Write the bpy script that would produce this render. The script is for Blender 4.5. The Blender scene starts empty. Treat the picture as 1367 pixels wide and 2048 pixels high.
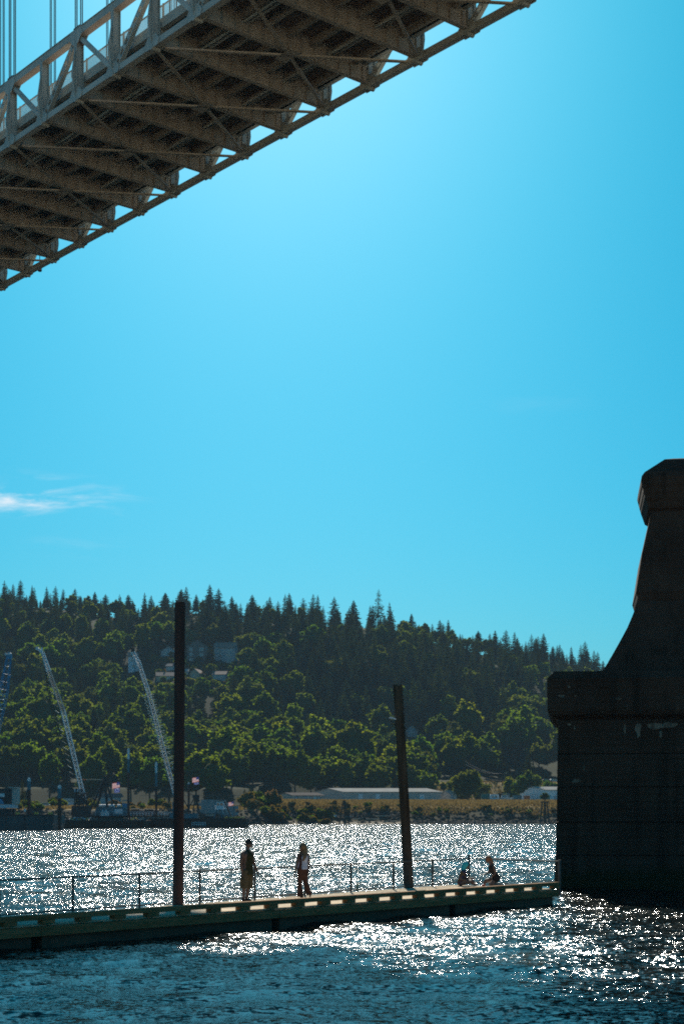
import bpy, bmesh, math, random
import numpy as np
from mathutils import Vector, Matrix, Euler

# ------------------------------------------------------------------ camera, sky, sun, exposure
scene = bpy.context.scene
F, CX, YH, HC = 3109.0, 683.5, 1628.0, 3.0      # focal length (px of the 1367x2048 photo), principal column, horizon row, eye height
SUN_EL, SUN_AZ = math.radians(32.4), math.radians(-2.6)

cam_data = bpy.data.cameras.new('camera')
cam = bpy.data.objects.new('camera', cam_data)
scene.collection.objects.link(cam)
cam.location = (0, 0, HC)
cam.rotation_euler = (math.radians(90), 0, 0)
cam_data.sensor_fit = 'VERTICAL'
cam_data.sensor_height = 36.0
cam_data.lens = 36.0 * F / 2048.0
cam_data.shift_y = (YH - 1024.0) / 2048.0
cam_data.clip_start = 0.1
cam_data.clip_end = 20000
scene.camera = cam

world = bpy.data.worlds.new('World')
scene.world = world
world.use_nodes = True
wt = world.node_tree
wt.nodes.clear()
def wn(t, **k):
    n = wt.nodes.new(t)
    for a, b in k.items(): setattr(n, a, b)
    return n
sky = wn('ShaderNodeTexSky', sky_type='NISHITA', sun_disc=False, sun_elevation=SUN_EL, sun_rotation=SUN_AZ,
         altitude=0, air_density=1.0, dust_density=0.8, ozone_density=1.0)
tint = wn('ShaderNodeMix', data_type='RGBA', blend_type='MULTIPLY')
tint.inputs['Factor'].default_value = 1.0
tint.inputs['B'].default_value = (0.00112, 0.85, 1.18, 1)      # cool grade: red rises steeply with brightness, so the sky pales towards the sun
sep = wn('ShaderNodeSeparateColor'); cmb = wn('ShaderNodeCombineColor'); pw_ = wn('ShaderNodeMath', operation='POWER'); pw_.inputs[1].default_value = 3.0
wt.links.new(sky.outputs[0], sep.inputs[0]); wt.links.new(sep.outputs[0], pw_.inputs[0]); wt.links.new(pw_.outputs[0], cmb.inputs[0])
wt.links.new(sep.outputs[1], cmb.inputs[1]); wt.links.new(sep.outputs[2], cmb.inputs[2]); wt.links.new(cmb.outputs[0], tint.inputs['A'])
# thin cirrus streaks
tc = wn('ShaderNodeTexCoord')
mp = wn('ShaderNodeMapping'); mp.inputs['Rotation'].default_value = (0, math.radians(8), 0)
mp.inputs['Scale'].default_value = (9, 3, 46)
cn = wn('ShaderNodeTexNoise'); cn.inputs['Scale'].default_value = 1.6; cn.inputs['Detail'].default_value = 7; cn.inputs['Roughness'].default_value = 0.62
cn.inputs['Distortion'].default_value = 0.5
wt.links.new(tc.outputs['Generated'], mp.inputs['Vector']); wt.links.new(mp.outputs[0], cn.inputs['Vector'])
def cirrus_patch(direction, spread):
    mpp = wn('ShaderNodeVectorMath', operation='DISTANCE'); mpp.inputs[1].default_value = Vector(direction).normalized()
    sc = wn('ShaderNodeVectorMath', operation='MULTIPLY'); sc.inputs[1].default_value = (1, 0.3, 5.0)
    n = Vector(direction).normalized()
    mpp.inputs[1].default_value = (n.x, n.y * 0.3, n.z * 5.0)
    wt.links.new(tc.outputs['Generated'], sc.inputs[0]); wt.links.new(sc.outputs[0], mpp.inputs[0])
    mr = wn('ShaderNodeMapRange', interpolation_type='SMOOTHSTEP')
    mr.inputs['From Min'].default_value = spread; mr.inputs['From Max'].default_value = 0
    wt.links.new(mpp.outputs['Value'], mr.inputs['Value'])
    return mr
p1 = cirrus_patch((-0.208, 1, 0.204), 0.092)
p2 = cirrus_patch((-0.165, 1, 0.172), 0.05)
p3 = cirrus_patch((0.125, 1, 0.265), 0.05)
ad = wn('ShaderNodeMath', operation='ADD'); wt.links.new(p1.outputs[0], ad.inputs[0])
m2 = wn('ShaderNodeMath', operation='MULTIPLY'); m2.inputs[1].default_value = 0.12; wt.links.new(p2.outputs[0], m2.inputs[0])
m3 = wn('ShaderNodeMath', operation='MULTIPLY'); m3.inputs[1].default_value = 0.03; wt.links.new(p3.outputs[0], m3.inputs[0])
ad2 = wn('ShaderNodeMath', operation='ADD'); wt.links.new(m2.outputs[0], ad2.inputs[0]); wt.links.new(m3.outputs[0], ad2.inputs[1])
wt.links.new(ad2.outputs[0], ad.inputs[1])
cr = wn('ShaderNodeMapRange', interpolation_type='SMOOTHSTEP'); cr.inputs['From Min'].default_value = 0.44; cr.inputs['From Max'].default_value = 0.72
wt.links.new(cn.outputs['Fac'], cr.inputs['Value'])
cm = wn('ShaderNodeMath', operation='MULTIPLY', use_clamp=True); wt.links.new(cr.outputs[0], cm.inputs[0]); wt.links.new(ad.outputs[0], cm.inputs[1])
cmix = wn('ShaderNodeMix', data_type='RGBA'); cmix.inputs['B'].default_value = (14, 15, 16, 1)
wt.links.new(cm.outputs[0], cmix.inputs['Factor']); wt.links.new(tint.outputs['Result'], cmix.inputs['A'])
bg = wn('ShaderNodeBackground'); bg.inputs['Strength'].default_value = 0.05
wo = wn('ShaderNodeOutputWorld')
wt.links.new(cmix.outputs['Result'], bg.inputs['Color']); wt.links.new(bg.outputs[0], wo.inputs['Surface'])

sun_data = bpy.data.lights.new('sun', 'SUN')
sun_data.energy = 5.0
sun_data.angle = math.radians(0.53)
sun_data.color = (1.0, 0.93, 0.80)
sun = bpy.data.objects.new('sun', sun_data)
scene.collection.objects.link(sun)
sun.location = (-8, 100, 90)
SDIR = Vector((math.sin(SUN_AZ) * math.cos(SUN_EL), math.cos(SUN_AZ) * math.cos(SUN_EL), math.sin(SUN_EL)))
sun.rotation_euler = SDIR.to_track_quat('Z', 'Y').to_euler()

vs = scene.view_settings
vs.view_transform = 'Standard'; vs.look = 'None'; vs.exposure = 0.46; vs.gamma = 1.0; vs.use_curve_mapping = False
scene.cycles.use_denoising = False
scene.cycles.filter_width = 1.85
scene.cycles.use_adaptive_sampling = False
scene.cycles.sample_clamp_direct = 0.0
scene.cycles.max_bounces = 6
scene.cycles.diffuse_bounces = 1
scene.cycles.glossy_bounces = 3
scene.cycles.transmission_bounces = 3
scene.cycles.transparent_max_bounces = 4
scene.cycles.volume_bounces = 0
scene.cycles.sample_clamp_indirect = 0.8
scene.cycles.caustics_reflective = False
scene.cycles.caustics_refractive = False

# ------------------------------------------------------------------ helpers
R = random.Random(7)
NP = np.random.default_rng(7)
COL = scene.collection

def P(px, py, d):
    return Vector(((px - CX) * d / F, d, HC + (YH - py) * d / F))
def dist_for(py, h):
    return F * h / (py - YH)

class MB:
    def __init__(s): s.v = []; s.f = []
    def add(s, vs, fs):
        o = len(s.v); s.v += [tuple(v) for v in vs]; s.f += [tuple(i + o for i in f) for f in fs]; return s
    def box(s, c, size, rz=0.0):
        cx, cy, cz = c; a, b, h = size[0] / 2, size[1] / 2, size[2] / 2
        ca, sa = math.cos(rz), math.sin(rz)
        vs = []
        for z in (-h, h):
            for x, y in ((-a, -b), (a, -b), (a, b), (-a, b)):
                vs.append((cx + x * ca - y * sa, cy + x * sa + y * ca, cz + z))
        return s.add(vs, [(3, 2, 1, 0), (4, 5, 6, 7), (0, 1, 5, 4), (1, 2, 6, 5), (2, 3, 7, 6), (3, 0, 4, 7)])
    def bx(s, x0, x1, y0, y1, z0, z1):
        return s.box(((x0 + x1) / 2, (y0 + y1) / 2, (z0 + z1) / 2), (x1 - x0, y1 - y0, z1 - z0))
    def beam(s, p0, p1, w, h, up=(0, 0, 1)):
        p0, p1 = Vector(p0), Vector(p1); d = (p1 - p0).normalized(); up = Vector(up)
        sd = d.cross(up)
        if sd.length < 1e-4: sd = d.cross(Vector((1, 0, 0)))
        sd.normalize(); u = sd.cross(d).normalized()
        sd = sd * w / 2; u = u * h / 2
        vs = [p0 - sd - u, p0 + sd - u, p0 + sd + u, p0 - sd + u, p1 - sd - u, p1 + sd - u, p1 + sd + u, p1 - sd + u]
        return s.add(vs, [(0, 1, 2, 3), (7, 6, 5, 4), (0, 4, 5, 1), (1, 5, 6, 2), (2, 6, 7, 3), (3, 7, 4, 0)])
    def tube(s, p0, p1, r0, r1=None, n=10, cap=True):
        r1 = r0 if r1 is None else r1
        p0, p1 = Vector(p0), Vector(p1); d = (p1 - p0).normalized()
        a = d.cross(Vector((0, 0, 1)))
        if a.length < 1e-3: a = d.cross(Vector((0, 1, 0)))
        a.normalize(); b = d.cross(a)
        vs = []
        for p, r in ((p0, r0), (p1, r1)):
            for i in range(n):
                t = 2 * math.pi * i / n
                vs.append(p + (a * math.cos(t) + b * math.sin(t)) * r)
        fs = [(i, (i + 1) % n, n + (i + 1) % n, n + i) for i in range(n)]
        if cap: fs += [tuple(range(n - 1, -1, -1)), tuple(range(n, 2 * n))]
        return s.add(vs, fs)
    def capsule(s, p0, p1, r0, r1=None, n=12, m=4):
        r1 = r0 if r1 is None else r1
        p0, p1 = Vector(p0), Vector(p1); d = (p1 - p0)
        if d.length < 1e-5: d = Vector((0, 0, 1e-4))
        d.normalize()
        a = d.cross(Vector((0, 0, 1)))
        if a.length < 1e-3: a = d.cross(Vector((0, 1, 0)))
        a.normalize(); b = d.cross(a)
        rings = []
        for j in range(m + 1):
            t = math.pi / 2 * (1 - j / m) ; rings.append((p0 - d * r0 * math.sin(t), r0 * math.cos(t) + 1e-5))
        for j in range(m + 1):
            t = math.pi / 2 * (j / m); rings.append((p1 + d * r1 * math.sin(t), r1 * math.cos(t) + 1e-5))
        vs = []; fs = []
        for p, r in rings:
            for i in range(n):
                t = 2 * math.pi * i / n; vs.append(p + (a * math.cos(t) + b * math.sin(t)) * r)
        k = len(rings)
        for j in range(k - 1):
            for i in range(n):
                fs.append((j * n + i, j * n + (i + 1) % n, (j + 1) * n + (i + 1) % n, (j + 1) * n + i))
        fs += [tuple(range(n - 1, -1, -1)), tuple((k - 1) * n + i for i in range(n))]
        return s.add(vs, fs)
    def ell(s, c, r, n=14, m=9, rot=None):
        vs = []; fs = []; M = rot.to_matrix() if rot else None
        c = Vector(c)
        for j in range(1, m):
            t = math.pi * j / m
            for i in range(n):
                q = 2 * math.pi * i / n
                v = Vector((r[0] * math.sin(t) * math.cos(q), r[1] * math.sin(t) * math.sin(q), r[2] * math.cos(t)))
                if M: v = M @ v
                vs.append(c + v)
        top, bot = Vector((0, 0, r[2])), Vector((0, 0, -r[2]))
        if M: top, bot = M @ top, M @ bot
        vs += [c + top, c + bot]
        for j in range(m - 2):
            for i in range(n):
                fs.append((j * n + i, (j + 1) * n + i, (j + 1) * n + (i + 1) % n, j * n + (i + 1) % n))
        T = (m - 1) * n
        for i in range(n):
            fs.append((T, i, (i + 1) % n)); fs.append((T + 1, (m - 2) * n + (i + 1) % n, (m - 2) * n + i))
        return s.add(vs, fs)
    def prism(s, poly, axis, a, b):
        """extrude a 2D polygon; axis 'y': poly is (x,z); 'x': poly is (y,z); 'z': poly is (x,y)"""
        n = len(poly)
        mk = {'y': lambda p, t: (p[0], t, p[1]), 'x': lambda p, t: (t, p[0], p[1]), 'z': lambda p, t: (p[0], p[1], t)}[axis]
        vs = [mk(p, a) for p in poly] + [mk(p, b) for p in poly]
        fs = [(i, (i + 1) % n, n + (i + 1) % n, n + i) for i in range(n)] + [tuple(range(n - 1, -1, -1)), tuple(range(n, 2 * n))]
        return s.add(vs, fs)
    def loft(s, rings, closed=True, cap=True):
        n = len(rings[0]); vs = [v for r in rings for v in r]; fs = []
        for j in range(len(rings) - 1):
            for i in range(n if closed else n - 1):
                fs.append((j * n + i, j * n + (i + 1) % n, (j + 1) * n + (i + 1) % n, (j + 1) * n + i))
        if cap: fs += [tuple(range(n - 1, -1, -1)), tuple((len(rings) - 1) * n + i for i in range(n))]
        return s.add(vs, fs)
    def mesh(s, name, mat, smooth=False, fix=True):
        me = bpy.data.meshes.new(name)
        me.from_pydata(s.v, [], s.f)
        if fix:
            bm = bmesh.new(); bm.from_mesh(me); bmesh.ops.recalc_face_normals(bm, faces=bm.faces); bm.to_mesh(me); bm.free()
        if mat: me.materials.append(mat)
        if smooth: me.polygons.foreach_set('use_smooth', [True] * len(me.polygons))
        me.update()
        return me
    def build(s, name, mat, parent=None, loc=None, smooth=False, fix=True):
        return put(name, s.mesh(name, mat, smooth, fix), parent, loc)

def put(name, me, parent=None, loc=None, rot=None, scale=None):
    o = bpy.data.objects.new(name, me); COL.objects.link(o)
    if parent: o.parent = parent
    if loc is not None: o.location = loc
    if rot is not None: o.rotation_euler = rot
    if scale is not None: o.scale = scale
    return o
def tag(o, label=None, cat=None, group=None, kind=None):
    if label: o['label'] = label
    if cat: o['category'] = cat
    if group: o['group'] = group
    if kind: o['kind'] = kind
    return o
def thing(name, label, cat, loc=(0, 0, 0), rz=0, group=None):
    o = bpy.data.objects.new(name, None); COL.objects.link(o)
    o.empty_display_size = 0.2; o.location = loc; o.rotation_euler = (0, 0, rz)
    return tag(o, label, cat, group)

# ------------------------------------------------------------------ materials
def lin(c):
    return tuple(((x / 255) / 12.92 if x / 255 <= 0.04045 else (((x / 255) + 0.055) / 1.055) ** 2.4) for x in c) + (1,)
def mat(name, c1, c2=None, scale=3.0, rough=0.7, metal=0.0, detail=5, bump=0.0, stretch=None, vary=0.0, spec=0.5, bscale=None):
    """base colour noise between c1 and c2 (linear rgb), relief by bump, per-object variation"""
    m = bpy.data.materials.new(name); m.use_nodes = True; t = m.node_tree; n = t.nodes; b = n['Principled BSDF']
    if rough >= 0.85: spec = min(spec, 0.06)
    b.inputs['Roughness'].default_value = rough; b.inputs['Metallic'].default_value = metal; b.inputs['Specular IOR Level'].default_value = spec
    c1 = tuple(c1) + (1,) if len(c1) == 3 else c1
    c2 = c1 if c2 is None else (tuple(c2) + (1,) if len(c2) == 3 else c2)
    co = n.new('ShaderNodeTexCoord'); mp = n.new('ShaderNodeMapping'); t.links.new(co.outputs['Object'], mp.inputs['Vector'])
    if stretch: mp.inputs['Scale'].default_value = stretch
    nz = n.new('ShaderNodeTexNoise'); nz.inputs['Scale'].default_value = scale; nz.inputs['Detail'].default_value = detail; nz.inputs['Roughness'].default_value = 0.6
    t.links.new(mp.outputs[0], nz.inputs['Vector'])
    rp = n.new('ShaderNodeValToRGB'); rp.color_ramp.elements[0].position = 0.36; rp.color_ramp.elements[1].position = 0.66
    rp.color_ramp.elements[0].color = c1; rp.color_ramp.elements[1].color = c2
    t.links.new(nz.outputs['Fac'], rp.inputs['Fac'])
    out = rp.outputs['Color']
    if vary:
        oi = n.new('ShaderNodeObjectInfo'); hs = n.new('ShaderNodeHueSaturation')
        mr = n.new('ShaderNodeMapRange'); mr.inputs['To Min'].default_value = 1 - vary; mr.inputs['To Max'].default_value = 1 + vary
        t.links.new(oi.outputs['Random'], mr.inputs['Value']); t.links.new(mr.outputs[0], hs.inputs['Value']); t.links.new(out, hs.inputs['Color']); out = hs.outputs['Color']
    t.links.new(out, b.inputs['Base Color'])
    if bump:
        bp = n.new('ShaderNodeBump'); bp.inputs['Strength'].default_value = bump; bp.inputs['Distance'].default_value = 0.05
        if bscale:
            nb = n.new('ShaderNodeTexNoise'); nb.inputs['Scale'].default_value = bscale; nb.inputs['Detail'].default_value = 6
            t.links.new(mp.outputs[0], nb.inputs['Vector']); t.links.new(nb.outputs['Fac'], bp.inputs['Height'])
        else: t.links.new(nz.outputs['Fac'], bp.inputs['Height'])
        t.links.new(bp.outputs[0], b.inputs['Normal'])
    return m
def leaf_mat(name, c1, c2, trans=0.35, hue=0.03, val=0.3, tcol=None):
    m = bpy.data.materials.new(name); m.use_nodes = True; t = m.node_tree; n = t.nodes; n.clear()
    o = n.new('ShaderNodeOutputMaterial'); df = n.new('ShaderNodeBsdfDiffuse'); tr = n.new('ShaderNodeBsdfTranslucent'); mx = n.new('ShaderNodeMixShader')
    mx.inputs[0].default_value = trans
    oi = n.new('ShaderNodeObjectInfo'); gi = n.new('ShaderNodeNewGeometry')
    mix = n.new('ShaderNodeMix'); mix.data_type = 'RGBA'; mix.inputs['A'].default_value = tuple(c1) + (1,); mix.inputs['B'].default_value = tuple(c2) + (1,)
    t.links.new(gi.outputs['Random Per Island'], mix.inputs['Factor'])
    hs = n.new('ShaderNodeHueSaturation')
    m1 = n.new('ShaderNodeMapRange'); m1.inputs['To Min'].default_value = 0.5 - hue; m1.inputs['To Max'].default_value = 0.5 + hue
    m2 = n.new('ShaderNodeMath'); m2.operation = 'MULTIPLY'; m2.inputs[1].default_value = 17.31
    m3 = n.new('ShaderNodeMath'); m3.operation = 'FRACT'
    m4 = n.new('ShaderNodeMapRange'); m4.inputs['To Min'].default_value = 1 - val; m4.inputs['To Max'].default_value = 1 + val
    t.links.new(oi.outputs['Random'], m1.inputs['Value']); t.links.new(oi.outputs['Random'], m2.inputs[0]); t.links.new(m2.outputs[0], m3.inputs[0]); t.links.new(m3.outputs[0], m4.inputs['Value'])
    t.links.new(mix.outputs['Result'], hs.inputs['Color']); t.links.new(m1.outputs[0], hs.inputs['Hue']); t.links.new(m4.outputs[0], hs.inputs['Value'])
    t.links.new(hs.outputs[0], df.inputs['Color'])
    tm = n.new('ShaderNodeMix'); tm.data_type = 'RGBA'; tm.blend_type = 'MULTIPLY'; tm.inputs['Factor'].default_value = 1.0; tm.inputs['B'].default_value = tuple(tcol or (1.8, 1.9, 0.5)) + (1,)
    t.links.new(hs.outputs[0], tm.inputs['A']); t.links.new(tm.outputs['Result'], tr.inputs['Color'])
    t.links.new(df.outputs[0], mx.inputs[1]); t.links.new(tr.outputs[0], mx.inputs[2]); t.links.new(mx.outputs[0], o.inputs['Surface'])
    return m

M = {}
M['steel'] = mat('verde_steel', (0.42, 0.42, 0.37), (0.56, 0.55, 0.49), 0.5, 0.55, 0.0, bump=0.05, vary=0.08)
M['steel_soffit'] = mat('weathered_steel', (0.44, 0.37, 0.29), (0.62, 0.53, 0.43), 0.35, 0.7, vary=0.1)
M['deck_soffit'] = mat('deck_underside', (0.40, 0.26, 0.19), (0.50, 0.34, 0.25), 0.35, 0.9)
M['rope'] = mat('wire_rope', (0.12, 0.12, 0.12), None, 3, 0.8, 0.0, spec=0.2)
def concrete_mat():
    m = bpy.data.materials.new('weathered_concrete'); m.use_nodes = True; t = m.node_tree; n = t.nodes; b = n['Principled BSDF']
    b.inputs['Roughness'].default_value = 0.95; b.inputs['Specular IOR Level'].default_value = 0.1
    co = n.new('ShaderNodeTexCoord')
    def nz(scale, st, det, rg=0.6):
        mp = n.new('ShaderNodeMapping'); mp.inputs['Scale'].default_value = st; t.links.new(co.outputs['Object'], mp.inputs['Vector'])
        q = n.new('ShaderNodeTexNoise'); q.inputs['Scale'].default_value = scale; q.inputs['Detail'].default_value = det; q.inputs['Roughness'].default_value = rg
        t.links.new(mp.outputs[0], q.inputs['Vector']); return q.outputs['Fac']
    def mixc(a, b_, f, lo, hi):
        r = n.new('ShaderNodeMapRange'); r.inputs['From Min'].default_value = lo; r.inputs['From Max'].default_value = hi; t.links.new(f, r.inputs['Value'])
        x = n.new('ShaderNodeMix'); x.data_type = 'RGBA'; t.links.new(r.outputs[0], x.inputs['Factor'])
        for s, v in (('A', a), ('B', b_)):
            if isinstance(v, tuple): x.inputs[s].default_value = v + (1,)
            else: t.links.new(v, x.inputs[s])
        return x.outputs['Result']
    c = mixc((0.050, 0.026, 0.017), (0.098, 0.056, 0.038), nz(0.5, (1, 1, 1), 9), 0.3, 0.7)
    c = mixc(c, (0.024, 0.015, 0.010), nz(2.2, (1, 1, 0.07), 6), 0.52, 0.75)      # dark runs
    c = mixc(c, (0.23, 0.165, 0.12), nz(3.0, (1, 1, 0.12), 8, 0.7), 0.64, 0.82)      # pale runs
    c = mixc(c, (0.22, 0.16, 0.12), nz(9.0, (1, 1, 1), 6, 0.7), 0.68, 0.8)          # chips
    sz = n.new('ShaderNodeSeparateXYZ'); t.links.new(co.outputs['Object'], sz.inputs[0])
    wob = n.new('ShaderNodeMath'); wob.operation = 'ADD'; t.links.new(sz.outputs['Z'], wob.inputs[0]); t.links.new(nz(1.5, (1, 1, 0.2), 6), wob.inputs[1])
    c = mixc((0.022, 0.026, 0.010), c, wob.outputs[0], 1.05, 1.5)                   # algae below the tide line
    t.links.new(c, b.inputs['Base Color'])
    wv = n.new('ShaderNodeTexWave'); wv.bands_direction = 'Z'; wv.inputs['Scale'].default_value = 1.1; wv.inputs['Distortion'].default_value = 0.6; wv.inputs['Detail'].default_value = 3
    t.links.new(co.outputs['Object'], wv.inputs['Vector'])
    ad = n.new('ShaderNodeMath'); ad.operation = 'ADD'; t.links.new(wv.outputs['Fac'], ad.inputs[0]); t.links.new(nz(5.0, (1, 1, 1), 9, 0.65), ad.inputs[1])
    bp = n.new('ShaderNodeBump'); bp.inputs['Strength'].default_value = 0.4; bp.inputs['Distance'].default_value = 0.05; t.links.new(ad.outputs[0], bp.inputs['Height']); t.links.new(bp.outputs[0], b.inputs['Normal'])
    return m
M['concrete'] = concrete_mat()
M['stain'] = mat('lime_stain', (0.28, 0.22, 0.165), (0.12, 0.085, 0.062), 4.0, 0.95, stretch=(1, 1, 0.3))
M['rust_pile'] = mat('rusted_steel_pile', (0.062, 0.026, 0.019), (0.11, 0.046, 0.032), 2.5, 0.8, bump=0.3, stretch=(1, 1, 0.2))
M['wood_pile'] = mat('creosote_timber', (0.055, 0.036, 0.024), (0.12, 0.085, 0.058), 5, 0.85, bump=0.6, stretch=(1, 1, 0.08))
M['plank'] = mat('weathered_plank', (0.56, 0.43, 0.29), (0.72, 0.58, 0.41), 4, 0.85, bump=0.3, stretch=(6, 0.5, 1), vary=0.14)
M['timber'] = mat('dark_timber', (0.25, 0.125, 0.052), (0.37, 0.21, 0.10), 3, 0.85, bump=0.4, stretch=(0.4, 4, 4), vary=0.1)
M['float'] = mat('wet_float', (0.07, 0.042, 0.022), (0.12, 0.075, 0.042), 2, 0.7, bump=0.3)
M['galv'] = mat('galvanised_steel', (0.10, 0.09, 0.08), (0.16, 0.145, 0.13), 5, 0.75, 0.0, spec=0.2)
M['white'] = mat('white_paint', (0.66, 0.68, 0.70), (0.78, 0.79, 0.80), 2, 0.6)
M['pale_blue'] = mat('pale_blue_paint', (0.42, 0.52, 0.60), (0.55, 0.62, 0.68), 2, 0.6)
M['blue'] = mat('blue_paint', (0.03, 0.20, 0.38), (0.05, 0.28, 0.48), 1.5, 0.55)
M['teal'] = mat('teal_paint', (0.035, 0.13, 0.17), (0.06, 0.19, 0.23), 1.2, 0.6)
M['black'] = mat('black_steel', (0.018, 0.018, 0.02), (0.04, 0.038, 0.036), 2, 0.7)
M['hull'] = mat('dark_hull', (0.028, 0.05, 0.055), (0.06, 0.085, 0.088), 0.5, 0.7, stretch=(1, 1, 0.3))
M['rust_hull'] = mat('rusty_hull', (0.05, 0.032, 0.027), (0.13, 0.075, 0.055), 0.6, 0.85, stretch=(1, 1, 0.4))
M['grey_metal'] = mat('grey_siding', (0.40, 0.37, 0.33), (0.47, 0.43, 0.39), 0.3, 0.6)
M['roof_metal'] = mat('pale_metal_roof', (0.34, 0.32, 0.29), (0.42, 0.40, 0.36), 0.4, 0.9, 0.0, spec=0.1)
M['roof_brown'] = mat('brown_shingle', (0.20, 0.15, 0.125), (0.30, 0.225, 0.19), 2, 0.9)
M['roof_dark'] = mat('dark_shingle', (0.08, 0.09, 0.10), (0.13, 0.14, 0.15), 2, 0.9)
M['siding'] = mat('grey_blue_siding', (0.26, 0.32, 0.34), (0.33, 0.38, 0.40), 1, 0.8)
M['siding_dark'] = mat('dark_siding', (0.07, 0.09, 0.09), (0.11, 0.13, 0.13), 1, 0.8)
M['siding_tan'] = mat('tan_siding', (0.33, 0.28, 0.21), (0.40, 0.34, 0.26), 1, 0.8)
M['glass'] = mat('window_glass', (0.05, 0.07, 0.08), None, 1, 0.08, spec=0.9)
M['block'] = mat('concrete_block', (0.24, 0.26, 0.27), (0.34, 0.36, 0.36), 0.7, 0.9, vary=0.12)
M['orange'] = mat('orange_paint', (0.45, 0.13, 0.05), None, 2, 0.6)
M['yellow'] = mat('yellow_paint', (0.65, 0.45, 0.06), None, 2, 0.6)
M['red'] = mat('red_paint', (0.5, 0.04, 0.03), None, 2, 0.5)
M['green_paint'] = mat('green_paint', (0.03, 0.16, 0.13), (0.05, 0.22, 0.18), 2, 0.6)
M['bark'] = mat('bark', (0.07, 0.055, 0.04), (0.13, 0.10, 0.075), 2, 0.95)
M['rock'] = mat('riprap', (0.045, 0.04, 0.034), (0.10, 0.09, 0.075), 0.8, 0.95)
M['leaf_a'] = leaf_mat('leaf_green', (0.066, 0.108, 0.016), (0.115, 0.155, 0.024), 0.5)
M['leaf_b'] = leaf_mat('leaf_yellow_green', (0.100, 0.130, 0.016), (0.150, 0.170, 0.024), 0.5)
M['leaf_c'] = leaf_mat('leaf_olive', (0.072, 0.094, 0.020), (0.120, 0.132, 0.030), 0.45)
M['leaf_gold'] = leaf_mat('leaf_gold', (0.13, 0.11, 0.03), (0.19, 0.14, 0.045), 0.35, tcol=(1.5, 1.2, 0.6))
M['needle'] = leaf_mat('fir_needle', (0.044, 0.066, 0.028), (0.080, 0.104, 0.040), 0.18, 0.025, 0.35, tcol=(1.5, 1.4, 0.7))
M['leaf_shade_core'] = mat('foliage_shade', (0.020, 0.040, 0.014), (0.040, 0.068, 0.020), 0.8, 1.0)  # dark crown cores: shade inside the foliage put into the colour
M['dry_grass'] = leaf_mat('dry_grass_blade', (0.22, 0.175, 0.065), (0.33, 0.255, 0.105), 0.3, tcol=(1.2, 1.1, 0.8))

# ------------------------------------------------------------------ bridge
TH = math.radians(39.98)
PAN, WID, DEP = 5.346, 15.85, 4.87
B0 = Vector((-5.0857 * PAN, 24.024 * PAN, HC + 10.365 * PAN))     # lower chord of the near truss, at one hanger
UX = Vector((-math.sin(TH), math.cos(TH), 0)); VX = Vector((math.cos(TH), math.sin(TH), 0))
JN, JF = -19, 9
bridge = thing('suspension_bridge', 'green steel truss deck of a suspension bridge crossing overhead', 'bridge', B0, math.radians(90) + TH)
# local axes: x along the deck away from the viewer, y to the near side (right truss at y=-WID), z up from the lower chords
def share(name, me, locs, parent=bridge, rot=None, scale=None):
    for l in locs: put(name, me, parent, l, rot, scale)
S = M['steel']
seg = MB().beam((0, 0, 0), (PAN - 0.02, 0, 0), 0.50, 0.46)
me_bot = seg.mesh('bottom_chord', S)
t = MB().beam((0, 0, 0), (PAN - 0.02, 0, 0), 0.54, 0.52)
t.beam((0, 0, 0.29), (PAN - 0.02, 0, 0.29), 0.66, 0.05); t.beam((0, 0, -0.29), (PAN - 0.02, 0, -0.29), 0.62, 0.04)
me_top = t.mesh('top_chord', S)
def post_mesh(side):
    q = [(-0.30, 0.0), (0.34, 0.0), (0.44, 0.5), (0.60, 1.55), (0.56, 2.1), (0.33, 3.6), (0.33, DEP), (-0.33, DEP), (-0.33, 3.2), (-0.36, 1.0)]
    q = [(y * side, z) for y, z in q]
    m = MB().prism(q, 'x', -0.025, 0.025)
    for y in (0.30, -0.30): m.bx(-0.20, 0.20, y * side - 0.02, y * side + 0.02, 0.3, DEP - 0.2)
    edge = [(0.34, 0.25), (0.44, 0.5), (0.60, 1.55), (0.56, 2.1), (0.33, 3.6)]
    for a, b in zip(edge[:-1], edge[1:]):
        m.beam((0, a[0] * side, a[1]), (0, b[0] * side, b[1]), 0.18, 0.03, up=(0, 1, 0))
    return m.mesh('post', S)
me_pl, me_pr = post_mesh(1), post_mesh(-1)
g = MB()
for s in (-0.29, 0.29):
    g.prism([(-0.75, -0.30), (0.75, -0.30), (0.95, 0.1), (0.5, 0.62), (-0.5, 0.62), (-0.95, 0.1)], 'y', s - 0.015, s + 0.015)
g.tube((0, -0.36, -0.22), (0, 0.36, -0.22), 0.2, n=14)
me_gus = g.mesh('gusset', S)
g = MB()
for s in (-0.3, 0.3):
    g.prism([(-0.9, 0.30), (0.9, 0.30), (0.95, -0.25), (0.35, -0.85), (-0.35, -0.85), (-0.95, -0.25)], 'y', s - 0.015, s + 0.015)
me_tgus = g.mesh('top_gusset', S)
d = MB().beam((0.25, 0, DEP - 0.3), (PAN - 0.2, 0, 0.25), 0.36, 0.30)
me_diag = d.mesh('diagonal', S)
d = MB(); a, b = Vector((-0.25, 0, DEP - 0.3)), Vector((-PAN + 0.2, 0, 0.25)); dd = (b - a).normalized(); nn = Vector((dd.z, 0, -dd.x))
for s in (-0.22, 0.22): d.beam(a + nn * s, b + nn * s, 0.34, 0.12, up=nn)
L_ = (b - a).length
for i in range(1, 8):
    c = a + dd * (L_ * i / 8); d.beam(c - dd * 0.16, c + dd * 0.16, 0.36, 0.42, up=nn)
me_lace = d.mesh('laced_diagonal', S)
zD = 1.95                                                             # top of the roadway slab
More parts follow.
